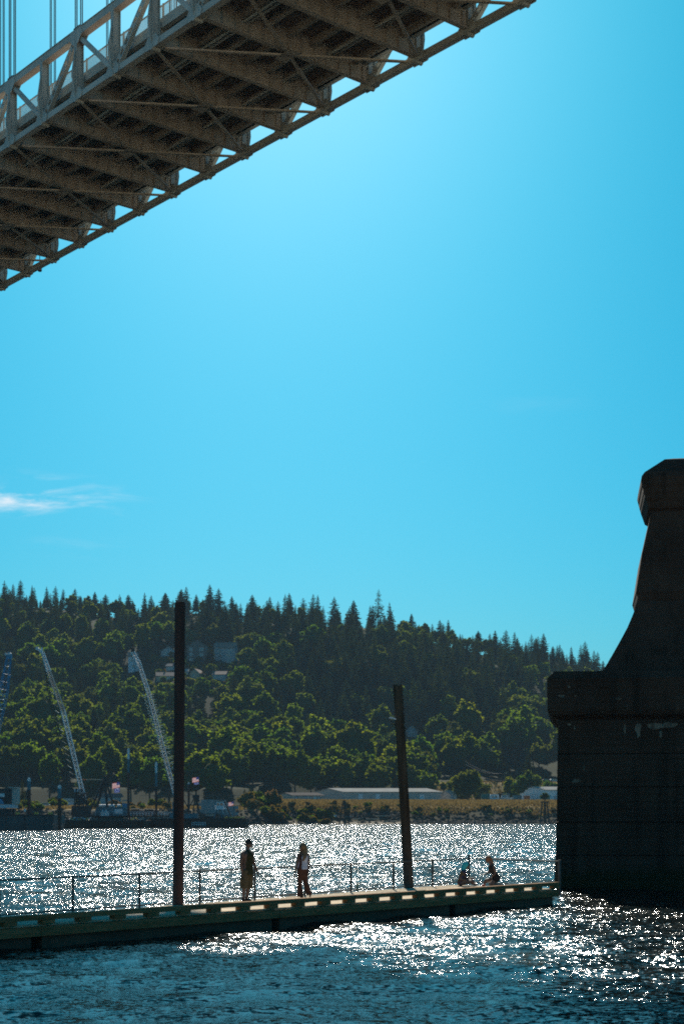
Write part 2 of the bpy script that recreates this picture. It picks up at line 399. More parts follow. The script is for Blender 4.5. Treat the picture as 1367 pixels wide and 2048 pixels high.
for side, y0, pm in ((1, 0.0, me_pl), (-1, -WID, me_pr)):
    for j in range(JN, JF):
        x = j * PAN
        put('bottom_chord', me_bot, bridge, (x + 0.01, y0, 0)); put('top_chord', me_top, bridge, (x + 0.01, y0, DEP))
        put('post', pm, bridge, (x, y0, 0)); put('gusset', me_gus, bridge, (x, y0, 0))
        if j % 2 == 0:
            put('diagonal', me_diag, bridge, (x, y0, 0), rot=(0, 0, math.pi)); put('laced_diagonal', me_lace, bridge, (x, y0, 0), rot=(0, 0, math.pi))
            put('top_gusset', me_tgus, bridge, (x, y0, DEP))
            h = MB()
            for dx in (-0.52, 0.28):
                for ex in (0, 0.26): h.tube((dx + ex, 0, 0.2), (dx + ex, 0, 36), 0.045, n=6)
                h.tube((dx + 0.13, 0, -0.9), (dx + 0.13, 0, -0.72), 0.12, n=8)
            h.bx(-0.45, 0.45, -0.22, 0.22, 0.30, 0.55)
            hm = h.mesh('hanger', M['rope']) if (side == 1 and j == JN + (JN % 2)) else hm
            put('hanger', hm, bridge, (x, y0, DEP))
# floor beams: deep plate girders with flanges and stiffeners
fb = MB(); y1, y2 = -0.42, -WID + 0.42
zt = 1.62
fb.prism([(y1, 0.02), (y2, 0.02), (y2, zt), (y2 + 0.85, zt), (y2 + 1.0, 1.15), (y2 + 1.5, 1.62), (y1 - 1.5, 1.62), (y1 - 1.0, 1.15), (y1 - 0.85, zt), (y1, zt)], 'x', -0.015, 0.015)
fb.bx(-0.22, 0.22, y2, y1, -0.02, 0.03)
fb.bx(-0.18, 0.18, y2 + 1.5, y1 - 1.5, 1.60, 1.64)
n_st = 13
for i in range(n_st):
    y = y1 - 0.4 + (y2 - y1 + 0.8) * i / (n_st - 1); fb.bx(-0.16, 0.16, y - 0.015, y + 0.015, 0.04, 1.5 if 0 < i < n_st - 1 else 1.1)
me_fb = fb.mesh('floor_beam', M['steel_soffit'])
share('floor_beam', me_fb, [(j * PAN, 0, 0) for j in range(JN, JF)])
X0, X1 = JN * PAN, JF * PAN
for i in range(7):
    y = -1.6 - (WID - 3.2) * i / 6
    m = MB(); m.bx(X0, X1, y - 0.02, y + 0.02, 1.05, 1.64); m.bx(X0, X1, y - 0.16, y + 0.16, 1.02, 1.06)
    m.build('stringer', M['steel_soffit'], bridge)
for y, z in ((-3.9, 0.85), (-4.25, 0.85), (-11.6, 0.9)):
    MB().tube((X0, y, z), (X1, y, z), 0.11, n=10).build('conduit', M['steel'], bridge)
MB().bx(X0, X1, -WID + 0.75, -0.75, 1.66, zD).build('road_slab', M['deck_soffit'], bridge)
for side, y in ((1, -0.62), (-1, -WID + 0.62)):
    m = MB(); m.bx(X0, X1, y - 0.10, y + 0.10, 1.35, 2.10); m.bx(X0, X1, y - 0.2, y + 0.2, 1.31, 1.36)
    m.build('sidewalk_fascia', S, bridge)
r = MB(); y = 0
for z in (0.12, 1.05): r.beam((0, 0, z), (PAN, 0, z), 0.07, 0.09)
for i in range(36): r.bx(i * PAN / 36 - 0.011, i * PAN / 36 + 0.011, -0.02, 0.02, 0.12, 1.03)
r.bx(-0.05, 0.05, -0.05, 0.05, 0, 1.15)
me_rail = r.mesh('railing', M['steel'])
for yy in (-0.70, -WID + 0.70): share('railing', me_rail, [(j * PAN, yy, 2.102) for j in range(JN, JF)])
# lateral bracing in the plane of the lower chords, crossing at every other floor beam
lat = MB().beam((0.5, -0.6, -0.10), (2 * PAN - 0.5, -WID + 0.6, -0.10), 0.24, 0.12); me_la = lat.mesh('lateral_brace', M['steel_soffit'])
lat = MB().beam((2 * PAN - 0.5, -0.6, -0.235), (0.5, -WID + 0.6, -0.235), 0.24, 0.12); me_lb = lat.mesh('lateral_brace', M['steel_soffit'])
cg = MB().prism([(-0.9, -0.5), (0.9, -0.5), (0.9, 0.5), (-0.9, 0.5)], 'z', -0.045, -0.025).mesh('center_gusset', M['steel_soffit'])
for j in range(JN + 1, JF - 2, 2):
    if j % 2: j += 1
    put('lateral_brace', me_la, bridge, (j * PAN, 0, 0)); put('lateral_brace', me_lb, bridge, (j * PAN, 0, 0))
    put('center_gusset', cg, bridge, ((j + 1) * PAN, -WID / 2, -0.25))
for y in (0.0, -WID): MB().tube((X0, y, DEP + 34), (X1, y, DEP + 36), 0.22, n=12).build('main_cable', M['rope'], bridge)
# tower legs above the pier
jt = -13.05
for y in (-0.2, -WID + 0.2):
    m = MB()
    for z0_, z1_, w in ((-39.2, -3.0, 1.9), (-3.0, 40, 1.7)):
        m.box((jt * PAN - 1.2, y, (z0_ + z1_) / 2), (w * 1.3, w, z1_ - z0_))
    m.build('tower_leg', S, bridge)
# red navigation lamp hung under the far truss
nav = thing('navigation_lamp', 'small red navigation lamp hanging under the bridge', 'lamp', P(80, 543, 196.5))
MB().tube((0, 0, 0.95), (0, 0, 3.6), 0.05, n=8).build('rod', M['rope'], nav)
MB().tube((0, 0, 0.1), (0, 0, 0.65), 0.26, n=12).build('lens', M['red'], nav)
m = MB().tube((0, 0, 0.65), (0, 0, 0.95), 0.3, 0.16, n=12); m.tube((0, 0, 0), (0, 0, 0.1), 0.2, 0.28, n=12); m.build('cap', M['black'], nav)

# ------------------------------------------------------------------ water
def water_mesh():
    rows = [2.5]
    while rows[-1] < 640: rows.append(rows[-1] * 1.0062 + 0.004)
    r = np.array(rows)
    dense = np.linspace(-0.30, 0.30, 360)
    wide = np.linspace(0.30, 1.25, 46)[1:]
    a = np.concatenate([-wide[::-1], dense, wide])
    RR, AA = np.meshgrid(r, a, indexing='ij')
    X = RR * np.sin(AA); Y = RR * np.cos(AA)
    Z = np.zeros_like(X)
    g = np.random.default_rng(3)
    for i in range(70):
        wl = 0.40 * (5.0 / 0.40) ** g.random(); k = 2 * math.pi / wl
        th = g.normal(math.radians(8), 0.62)
        kx, ky = k * math.sin(th), k * math.cos(th)
        amp = 0.0030 * wl ** 0.8
        ph = g.random() * 6.283
        w = np.clip((wl / (RR * 0.0062 * 2.2)), 0, 1) ** 2
        s = np.sin(kx * X + ky * Y + ph)
        Z += amp * w * (s + 0.25 * (s * s - 0.5))
    n, mcol = X.shape
    V = np.stack([X, Y, Z], -1).reshape(-1, 3)
    idx = np.arange(n * mcol).reshape(n, mcol)
    Q = np.stack([idx[:-1, :-1], idx[:-1, 1:], idx[1:, 1:], idx[1:, :-1]], -1).reshape(-1, 4)
    me = bpy.data.meshes.new('river')
    me.vertices.add(len(V)); me.vertices.foreach_set('co', V.ravel().astype(np.float32))
    me.loops.add(len(Q) * 4); me.loops.foreach_set('vertex_index', Q.ravel().astype(np.int32))
    me.polygons.add(len(Q)); me.polygons.foreach_set('loop_start', np.arange(0, len(Q) * 4, 4, dtype=np.int32)); me.polygons.foreach_set('loop_total', np.full(len(Q), 4, dtype=np.int32))
    me.polygons.foreach_set('use_smooth', np.ones(len(Q), dtype=bool))
    me.update(calc_edges=True)
    return me
wm = bpy.data.materials.new('river_water'); wm.use_nodes = True
t = wm.node_tree; n = t.nodes; b = n['Principled BSDF']
b.inputs['Base Color'].default_value = (0.003, 0.008, 0.008, 1); b.inputs['Roughness'].default_value = 0.105; b.inputs['IOR'].default_value = 1.33
co = n.new('ShaderNodeTexCoord')
def wave_noise(scale, sx, sy, detail, gain, off):
    mp = n.new('ShaderNodeMapping'); mp.inputs['Scale'].default_value = (sx, sy, 1); mp.inputs['Location'].default_value = (off, off * 1.7, 0); mp.inputs['Rotation'].default_value = (0, 0, math.radians(-8))
    t.links.new(co.outputs['Object'], mp.inputs['Vector'])
    nz = n.new('ShaderNodeTexNoise'); nz.inputs['Scale'].default_value = scale; nz.inputs['Detail'].default_value = detail; nz.inputs['Roughness'].default_value = 0.62
    t.links.new(mp.outputs[0], nz.inputs['Vector'])
    sb = n.new('ShaderNodeVectorMath'); sb.operation = 'SUBTRACT'; sb.inputs[1].default_value = (0.5, 0.5, 0.5); t.links.new(nz.outputs['Color'], sb.inputs[0])
    ml = n.new('ShaderNodeVectorMath'); ml.operation = 'MULTIPLY'; ml.inputs[1].default_value = (gain * 1.15, gain, 0); t.links.new(sb.outputs[0], ml.inputs[0])
    return ml.outputs[0]
w1 = wave_noise(10.0, 0.7, 1.0, 3.0, 1.9, 3.1)
w3 = wave_noise(0.16, 0.35, 1.0, 3.0, 0.28, 23.3)
w4 = wave_noise(1.0, 6.0, 0.2, 2.0, 1.5, 41.0)                      # long wind rows of the open river
sy_ = n.new('ShaderNodeSeparateXYZ'); t.links.new(co.outputs['Object'], sy_.inputs[0])
op = n.new('ShaderNodeMapRange'); op.inputs['From Min'].default_value = 45; op.inputs['From Max'].default_value = 140; t.links.new(sy_.outputs['Y'], op.inputs['Value'])
w4m = n.new('ShaderNodeVectorMath'); w4m.operation = 'SCALE'; t.links.new(w4, w4m.inputs[0]); t.links.new(op.outputs[0], w4m.inputs['Scale'])
w3a = n.new('ShaderNodeVectorMath'); t.links.new(w3, w3a.inputs[0]); t.links.new(w4m.outputs[0], w3a.inputs[1]); w3 = w3a.outputs[0]
w2 = wave_noise(1.5, 0.5, 1.0, 2.0, 0.8, 11.7)
ge = n.new('ShaderNodeNewGeometry')
s0 = n.new('ShaderNodeVectorMath'); t.links.new(w3, s0.inputs[0]); t.links.new(w2, s0.inputs[1])
s1 = n.new('ShaderNodeVectorMath'); t.links.new(w1, s1.inputs[0]); t.links.new(s0.outputs[0], s1.inputs[1])
s2 = n.new('ShaderNodeVectorMath'); t.links.new(s1.outputs[0], s2.inputs[0]); t.links.new(ge.outputs['Normal'], s2.inputs[1])
nm = n.new('ShaderNodeVectorMath'); nm.operation = 'NORMALIZE'; t.links.new(s2.outputs[0], nm.inputs[0])
t.links.new(nm.outputs[0], b.inputs['Normal'])
wme = water_mesh(); wme.materials.append(wm)
river = put('river', wme); tag(river, 'rippled blue green river glittering in the low sun', kind='structure')

# near bank underfoot, out of view, added to bounce warm sunlight: beach and lawn
M['unseen_near_bank'] = mat('unseen_bank_sand', (0.40, 0.32, 0.22), (0.52, 0.43, 0.30), 0.2, 1.0, bump=0.3, detail=8)
nb_y = [12, 9, 6, 3, 0.8, -3, -10, -30, -80, -300, -900]; nb_z = [-1.2, -0.25, 0.35, 0.95, 1.4, 1.7, 2.6, 5.0, 8.0, 14, 30]
nb_x = [-900, -300, -120, -60, -30, -14, -6, 0, 6, 14, 30, 60, 120, 300, 900]
rn = random.Random(3)
nbm = MB(); nbm.loft([[(x, y + abs(x) * (0.12 if y > -20 else 0.0) * -1, z + rn.uniform(-0.06, 0.06)) for x in nb_x] for y, z in zip(nb_y, nb_z)], closed=False, cap=False)
tag(nbm.build('unseen_near_bank', M['unseen_near_bank'], None, smooth=True), 'sandy near bank at the photographer\'s feet', kind='structure')

# ------------------------------------------------------------------ terrain of the far bank and hill
def interp(x, pts): return np.interp(x, [p[0] for p in pts], [p[1] for p in pts])
SKY = [(-900, 1175), (-300, 1165), (0, 1162), (100, 1172), (200, 1186), (300, 1186), (360, 1182), (430, 1186), (480, 1194), (560, 1190), (650, 1192), (750, 1204), (830, 1226), (900, 1244), (1000, 1266), (1100, 1284), (1200, 1314), (1300, 1345), (1500, 1400), (1900, 1470), (2600, 1540)]
SHORE = [(-2000, 400), (-300, 412), (0, 415), (480, 425), (560, 452), (700, 466), (1110, 470), (2000, 480), (3400, 500)]
YR = 1010.0
def terrain(X, Y):
    X = np.asarray(X, float); Y = np.asarray(Y, float)
    px = CX + F * X / np.maximum(Y, 1)
    sh = interp(px, SHORE) + 2.0 * np.sin(px * 0.031) + 1.2 * np.sin(px * 0.083)
    dy = Y - sh
    left = np.clip((560 - px) / 60, 0, 1)
    z = np.interp(dy, [-30, 0, 7, 20, 27, 44, 60, 130, 150, 175], [-3.0, 0.05, 0.8, 5.2, 6.0, 7.0, 7.2, 8.2, 15.5, 16.5])
    zl = np.interp(dy, [-30, 0, 4, 12, 27, 60, 130, 150, 175], [-3.0, 0.05, 1.8, 4.2, 4.6, 5.2, 6.2, 12.5, 14])
    z = z * (1 - left) + zl * left
    zr = HC + (YH - (interp(px, SKY) + 52)) / F * YR
    s = np.clip((Y - (sh + 170)) / (YR - (sh + 170)), 0, 1)
    prof = 0.35 * s + 0.65 * (s * s * (3 - 2 * s))
    z = z + (zr - 15) * prof
    nz = 3.5 * np.sin(X * 0.021 + 1.3) * np.sin(Y * 0.017 + 0.4) + 1.8 * np.sin(X * 0.053 + Y * 0.031)
    z = z + nz * np.clip(s * 5, 0, 1)
    return z - np.clip((Y - YR) * 0.16, 0, 60)
def tz(x, y): return float(terrain(np.array([x]), np.array([y]))[0])
def ground_at(px, d): x = (px - CX) * d / F; return Vector((x, d, tz(x, d)))

ts = np.concatenate([np.linspace(395, 500, 90), np.linspace(503, 700, 70), np.linspace(706, 1200, 70), np.linspace(1240, 2600, 14)])
tp = np.concatenate([np.linspace(-3400, -200, 40), np.linspace(-180, 1500, 190), np.linspace(1540, 5200, 40)])
TS, TP = np.meshgrid(ts, tp, indexing='ij')
TX = (TP - CX) * TS / F
TZ = terrain(TX, TS)
V = np.stack([TX, TS, TZ], -1).reshape(-1, 3)
nr, nc = TX.shape
fs = []
for i in range(nr - 1):
    for j in range(nc - 1): fs.append((i * nc + j, i * nc + j + 1, (i + 1) * nc + j + 1, (i + 1) * nc + j))
me = bpy.data.meshes.new('far_bank'); me.from_pydata([tuple(v) for v in V], [], fs)
M['g_hill'] = mat('forest_floor', (0.014, 0.022, 0.010), (0.032, 0.042, 0.018), 0.08, 1.0)
M['g_dry'] = mat('dry_meadow', (0.21, 0.15, 0.06), (0.36, 0.265, 0.12), 0.16, 1.0, bump=0.6, detail=9)
M['g_bank'] = mat('bank_soil', (0.04, 0.036, 0.022), (0.09, 0.078, 0.042), 0.25, 1.0, bump=0.6, detail=9)
M['g_sand'] = mat('beach_sand', (0.20, 0.165, 0.12), (0.29, 0.24, 0.18), 0.3, 1.0, bump=0.2)
M['g_lot'] = mat('gravel_lot', (0.16, 0.15, 0.125), (0.24, 0.22, 0.18), 0.3, 1.0)
for k in ('g_hill', 'g_dry', 'g_bank', 'g_sand', 'g_lot'): me.materials.append(M[k])
mi = []
for i in range(nr - 1):
    for j in range(nc - 1):
        px = (TP[i, j] + TP[i, j + 1]) / 2; Y = (TS[i, j] + TS[i + 1, j]) / 2
        dy = Y - float(interp(px, SHORE)) - 2.0 * math.sin(px * 0.031) - 1.2 * math.sin(px * 0.083)
        if dy > 178: k = 0
        elif dy > 128: k = 1 if (dy < 155 and px > 830) else 0
        elif px < 540: k = 2 if dy < 12 else (0 if dy > 52 else 1)
        elif dy < 7: k = 3 if 560 < px < 830 else 2
        elif dy < 18: k = 2
        elif dy < 62: k = 1
        else: k = 4
        mi.append(k)
me.polygons.foreach_set('material_index', mi); me.polygons.foreach_set('use_smooth', [True] * len(mi)); me.update()
bank = put('terrain', me); tag(bank, 'far river bank rising to a wooded hill', kind='structure')

# ------------------------------------------------------------------ concrete pier
TN = Vector((0.989, -0.148, 0)); BN = Vector((0.148, 0.989, 0))
PD = 63.0
PN = Vector(((1114 - CX) * PD / F, PD, 0))
def pier_off(px):
    a = (px - CX) / F; s = TN + BN
    return (a * PN.y - PN.x) / (s.x - a * s.y)
def pier_ring(o, z, A=7.2, LONG=17.0, ch=0.0, oi=None):
    """plan of the pier, inset by o all round: a square nose towards the viewer and two long sides along the bridge's width"""
    c = PN + (TN + BN) * o
    a = A - o * (2 - math.sqrt(2)) * 0.5 - o * 0.6
    p = [c, c + TN * a, c + TN * a + VX * LONG, c + BN * a + VX * LONG, c + BN * a]
    return [(q.x, q.y, z) for q in p]
def pier_level(px, py, **k):
    o = pier_off(px); y = (PN + (TN + BN) * o).y
    return pier_ring(o, HC + (YH - py) * y / F, **k)
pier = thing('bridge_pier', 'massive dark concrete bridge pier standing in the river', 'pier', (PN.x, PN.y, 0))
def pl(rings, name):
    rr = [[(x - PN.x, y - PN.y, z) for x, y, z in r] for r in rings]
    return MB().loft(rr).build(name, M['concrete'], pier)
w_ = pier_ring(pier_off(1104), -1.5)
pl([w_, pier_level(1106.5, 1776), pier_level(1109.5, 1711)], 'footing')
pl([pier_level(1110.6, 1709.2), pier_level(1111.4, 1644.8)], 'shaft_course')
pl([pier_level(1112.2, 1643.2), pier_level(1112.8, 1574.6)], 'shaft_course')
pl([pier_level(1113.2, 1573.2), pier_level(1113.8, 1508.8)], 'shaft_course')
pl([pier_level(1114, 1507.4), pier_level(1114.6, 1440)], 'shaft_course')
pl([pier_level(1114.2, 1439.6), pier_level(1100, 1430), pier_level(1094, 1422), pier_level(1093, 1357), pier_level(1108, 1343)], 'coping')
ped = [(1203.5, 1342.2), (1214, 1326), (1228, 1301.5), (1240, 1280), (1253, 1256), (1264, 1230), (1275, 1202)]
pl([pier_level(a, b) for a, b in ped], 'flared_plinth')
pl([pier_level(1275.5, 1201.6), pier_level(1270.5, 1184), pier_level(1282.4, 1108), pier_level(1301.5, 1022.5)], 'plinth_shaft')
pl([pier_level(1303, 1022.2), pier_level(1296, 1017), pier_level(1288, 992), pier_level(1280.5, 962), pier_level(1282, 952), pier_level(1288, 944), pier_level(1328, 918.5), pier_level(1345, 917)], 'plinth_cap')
# lime runs and patches on the face towards the viewer
def face_patch(px, py, w, h, seed):
    o = pier_off(1113); c = PN + (TN + BN) * o
    # point on the front face plane that projects at px,py
    dirv = Vector(((px - CX) / F, 1, 0)); nrm = BN
    tpar = (c.dot(nrm)) / dirv.dot(nrm); q = dirv * tpar; sc = q.y / F
    rr = random.Random(seed); pts = []
    k = 14
    for i in range(k):
        an = 2 * math.pi * i / k; ra = 0.6 + 0.5 * rr.random()
        pts.append((math.cos(an) * w / 2 * ra * sc, math.sin(an) * h / 2 * ra * sc))
    m = MB(); vs = []
    for off in (0.0, -0.012):
        for x, z in pts:
            v = q + TN * x + BN * (off - 0.001); vs.append((v.x - PN.x, v.y - PN.y, HC + (YH - py) * sc + z))
    m.add(vs, [tuple(range(k, 2 * k))] + [(i, (i + 1) % k, k + (i + 1) % k, k + i) for i in range(k)])
    return m.build('lime_stain', M['stain'], pier)
for i, (x, y, w, h) in enumerate([(1310, 1452, 40, 15), (1275, 1460, 14, 34), (1338, 1450, 30, 14), (1248, 1458, 6, 22), (1138, 1449, 9, 7), (1152, 1562, 20, 8), (1167, 1535, 5, 16), (1148, 1456, 4, 12), (1320, 1468, 6, 20)]):
    face_patch(x, y, w, h, i)
o_c = pier_off(1093)
for i, (x, y, w, h) in enumerate([(1122, 1392, 14, 7), (1137, 1374, 7, 4), (1237, 1398, 14, 3), (1150, 1392, 4, 3)]):
    c = PN + (TN + BN) * o_c; dirv = Vector(((x - CX) / F, 1, 0)); q = dirv * (c.dot(BN) / dirv.dot(BN)); sc = q.y / F
    m = MB(); k = 10; rr = random.Random(40 + i); vs = []
    for off in (0, -0.012):
        rr.seed(40 + i)
        for a in range(k):
            an = 2 * math.pi * a / k; ra = 0.6 + 0.5 * rr.random(); v = q + TN * (math.cos(an) * w / 2 * ra * sc) + BN * (off - 0.001)
            vs.append((v.x - PN.x, v.y - PN.y, HC + (YH - y) * sc + math.sin(an) * h / 2 * ra * sc))
    m.add(vs, [tuple(range(k, 2 * k))] + [(a, (a + 1) % k, k + (a + 1) % k, k + a) for a in range(k)]); m.build('lime_stain', M['stain'], pier)

# ------------------------------------------------------------------ dock
ZD = 0.52
HD = HC - ZD
N0, N1 = Vector((-7.45, 34.15, 0)), Vector((7.13, 51.75, 0))
ND = (N1 - N0).normalized(); NP_ = Vector((-ND.y, ND.x, 0))
F0, F1 = Vector((-8.15, 37.0, 0)), Vector((4.5, 55.2, 0))
E1 = Vector((7.25, 51.9, 0))
FD = (F1 - F0).normalized()
NS = N0 - ND * 7.0; DL = (N1 - NS).length
dock = thing('floating_dock', 'low timber floating dock with plank deck and timber kerb rail', 'dock', (NS.x, NS.y, 0), math.atan2(ND.y, ND.x))
rzd = math.atan2(ND.y, ND.x)
def to_dock(p):
    q = Vector(p) - NS; return (q.dot(ND), q.dot(NP_))
f0l, f1l, e1l = to_dock(F0 - FD * 7.5), to_dock(F1), to_dock(E1)
def back_edge(s):
    w = f0l[1] + (f1l[1] - f0l[1]) * (s - f0l[0]) / (f1l[0] - f0l[0]) + 0.12
    if s > f1l[0]:
        w = min(w, f1l[1] + (e1l[1] - f1l[1]) * (s - f1l[0]) / (e1l[0] - f1l[0]) + 0.12)
    return w
pw = 0.195
pm_ = MB().bx(0, pw - 0.012, 0, 1, -0.04, 0).mesh('plank', M['plank'])
s = 0.0
while s + pw < DL + 0.05:
    w = max(0.4, min(back_edge(s), back_edge(s + pw)) - 0.02)
    put('plank', pm_, dock, (s, 0.02, ZD + R.uniform(-0.003, 0.003)), scale=(1, w, 1)); s += pw
# substructure
for a, b in ((0, 8), (8, 16), (16, 24), (24, DL)):
    b = min(b, DL)
    MB().bx(a + 0.01, b - 0.01, -0.10, 0.02, ZD - 0.26, ZD - 0.045).build('fascia_board', M['timber'], dock)
    m = MB(); wa = min(back_edge(a + .1), back_edge(b - 0.1)) - 0.1
    m.bx(a + 0.15, b - 0.15, 0.06, wa, -0.45, ZD - 0.05); m.build('float', M['float'], dock)
    MB().bx(a + 0.02, b - 0.02, wa + 0.005, wa + 0.1, ZD - 0.26, ZD - 0.05).build('rear_fascia_board', M['timber'], dock)
per = 1.075
bl = MB().bx(-0.18, 0.18, -0.09, 0.10, 0, 0.095).mesh('kerb_block', M['timber'])
s = DL - 0.12
ends = []
while s > 0:
    put('kerb_block', bl, dock, (s, 0, ZD + 0.004)); s -= per
kr = MB().bx(0, 5.36, -0.105, 0.115, 0, 0.115).mesh('kerb_rail', M['timber'])
s = DL + 0.06
while s > 0:
    s -= 5.375; put('kerb_rail', kr, dock, (s, 0, ZD + 0.101))

# fence
HF = 0.90
fence = thing('chain_link_fence', 'waist high chain link fence along the far edge of the dock', 'fence', (F0.x, F0.y, ZD))
pts = [F0 - FD * 7.68, F0 - FD * 5.12, F0 - FD * 2.56] + [F0 + (F1 - F0) * i / 9 for i in range(10)] + [E1]
pmesh = MB().tube((0, 0, 0), (0, 0, HF + 0.04), 0.032, n=10).mesh('post', M['galv'])
cpm = MB().tube((0, 0, 0), (0, 0, HF + 0.14), 0.038, n=10).mesh('corner_post', M['galv'])
for i, p in enumerate(pts):
    nm_ = 'corner_post' if i == len(pts) - 2 else 'post'
    q = p - F0
    if i == len(pts) - 1:
        MB().tube((q.x, q.y, -0.25), (q.x, q.y, HF + 0.05), 0.05, n=12).build('end_post', M['galv'], fence)
    else: put(nm_, cpm if nm_ == 'corner_post' else pmesh, fence, (q.x, q.y, 0))
for a, b in zip(pts[:-1], pts[1:]):
    a, b = a - F0, b - F0
    MB().tube(a + Vector((0, 0, HF)), b + Vector((0, 0, HF)), 0.021, n=8).build('top_rail', M['galv'], fence)
    MB().tube(a + Vector((0, 0, 0.07)), b + Vector((0, 0, 0.07)), 0.019, n=8).build('bottom_rail', M['galv'], fence)
    L = (b - a).length; dd = (b - a) / L; m = MB(); st = 0.085
    z0_, z1_ = 0.08, HF - 0.02; hh = z1_ - z0_; k = 0.9
    off = Vector((dd.y, -dd.x, 0)) * 0.028
    nW = int((L + hh * k) / st)
    for i in range(nW):
        for sg in (0, 1):
            x0 = -hh * k + i * st; x1 = x0 + hh * k; za, zb = z0_, z1_
            if x0 < 0: za = z0_ + (0 - x0) / k; x0c = 0
            else: x0c = x0
            if x1 > L: zb = z1_ - (x1 - L) / k; x1c = L
            else: x1c = x1
            if zb - za < 0.02: continue
            if sg: A_, B_ = a + dd * (L - x0c), a + dd * (L - x1c)
            else: A_, B_ = a + dd * x0c, a + dd * x1c
            o2 = off * (1 if sg == 0 else 1.25)
            m.tube(A_ + o2 + Vector((0, 0, za)), B_ + o2 + Vector((0, 0, zb)), 0.0036, n=3, cap=False)
    o = m.build('chain_link_mesh', M['galv'], fence, fix=False); o['kind'] = 'stuff'

# piles
dP = 42.35
st = P(349.5 + 10.5, 1205, dP); sb = P(344 + 11, 1812, dP); sb.z = -2
ax = (st - sb)
steel_pile = thing('steel_pile', 'tall rusty brown steel pile beside the dock', 'pile', (sb.x, sb.y, 0))
lo = Vector((0, 0, -2)); hi = Vector((st.x - sb.x, st.y - sb.y, st.z))
m = MB(); nseg = 28; rr_ = 0.145
ring = lambda c, r: [(c.x + r * math.cos(2 * math.pi * i / nseg), c.y + r * math.sin(2 * math.pi * i / nseg), c.z) for i in range(nseg)]
m.loft([ring(lo, rr_), ring(hi, rr_), ring(hi, rr_ - 0.015), ring(hi - Vector((0, 0, 1.5)), rr_ - 0.015)], cap=True)
m.build('pipe', M['rust_pile'], steel_pile, smooth=False)
m = MB(); cz = hi * ((ZD + 0.0) / hi.z)
m.loft([ring(Vector((cz.x, cz.y, ZD - 0.16)), rr_ + 0.09), ring(Vector((cz.x, cz.y, ZD - 0.06)), rr_ + 0.09), ring(Vector((cz.x, cz.y, ZD - 0.06)), rr_ + 0.02), ring(Vector((cz.x, cz.y, ZD - 0.16)), rr_ + 0.02)], cap=False)
m.build('pile_hoop', M['galv'], steel_pile)
dP2 = 52.3
sb = P(817, 1775, dP2); st = P(795, 1371, dP2)
wood_pile = thing('timber_pile', 'dark leaning timber pile with a white bracket beside the dock', 'pile', (sb.x, sb.y, 0))
slope = (st.x - sb.x) / (st.z - sb.z)
m = MB(); rings = []
rw = random.Random(5); nseg = 26
groove = [rw.uniform(-0.012, 0.008) for _ in range(nseg)]
for k in range(15):
    z = -2 + (st.z + 2) * k / 14; cx_ = slope * (z - sb.z) if True else 0
    r_ = 0.172 - 0.014 * k / 14
    rings.append([(cx_ + (r_ + groove[i] + rw.uniform(-0.004, 0.004)) * math.cos(2 * math.pi * i / nseg), (r_ + groove[i]) * math.sin(2 * math.pi * i / nseg), z + (0.03 * math.sin(i * 0.9) if k == 14 else 0)) for i in range(nseg)])
m.loft(rings); m.build('timber', M['wood_pile'], wood_pile)
bz = HC + (YH - 1440) * dP2 / F; bxp = slope * (bz - sb.z)
m = MB()
for i in range(6):
    a, b = i / 6, (i + 1) / 6
    m.beam((bxp - 0.13 - 0.22 * a, -0.05, bz + 0.02 + 0.055 * math.sin(a * 1.6)), (bxp - 0.13 - 0.22 * b, -0.05, bz + 0.02 + 0.055 * math.sin(b * 1.6)), 0.07, 0.05)
m.build('bracket', M['white'], wood_pile)
m = MB().beam((bxp - 0.12, -0.04, bz - 0.16), (bxp - 0.32, -0.05, bz - 0.03), 0.035, 0.035)
m.beam((bxp - 0.12, -0.02, bz - 0.2), (bxp - 0.29, -0.05, bz - 0.12), 0.03, 0.03); m.build('strut', M['black'], wood_pile)

# bottle standing on the deck
q = P(714, 1781.5, 0.001); dB = HD * F / (1783 - YH)
bo = thing('bottle', 'small yellow green bottle standing at the foot of the fence', 'bottle', ((714 - CX) * dB / F, dB, ZD + 0.003))
MB().tube((0, 0, 0), (0, 0, 0.17), 0.035, n=12).build('body', M['green_paint'], bo)
m = MB().tube((0, 0, 0.17), (0, 0, 0.21), 0.035, 0.014, n=12); m.tube((0, 0, 0.21), (0, 0, 0.25), 0.014, n=10); m.build('neck', M['yellow'], bo)

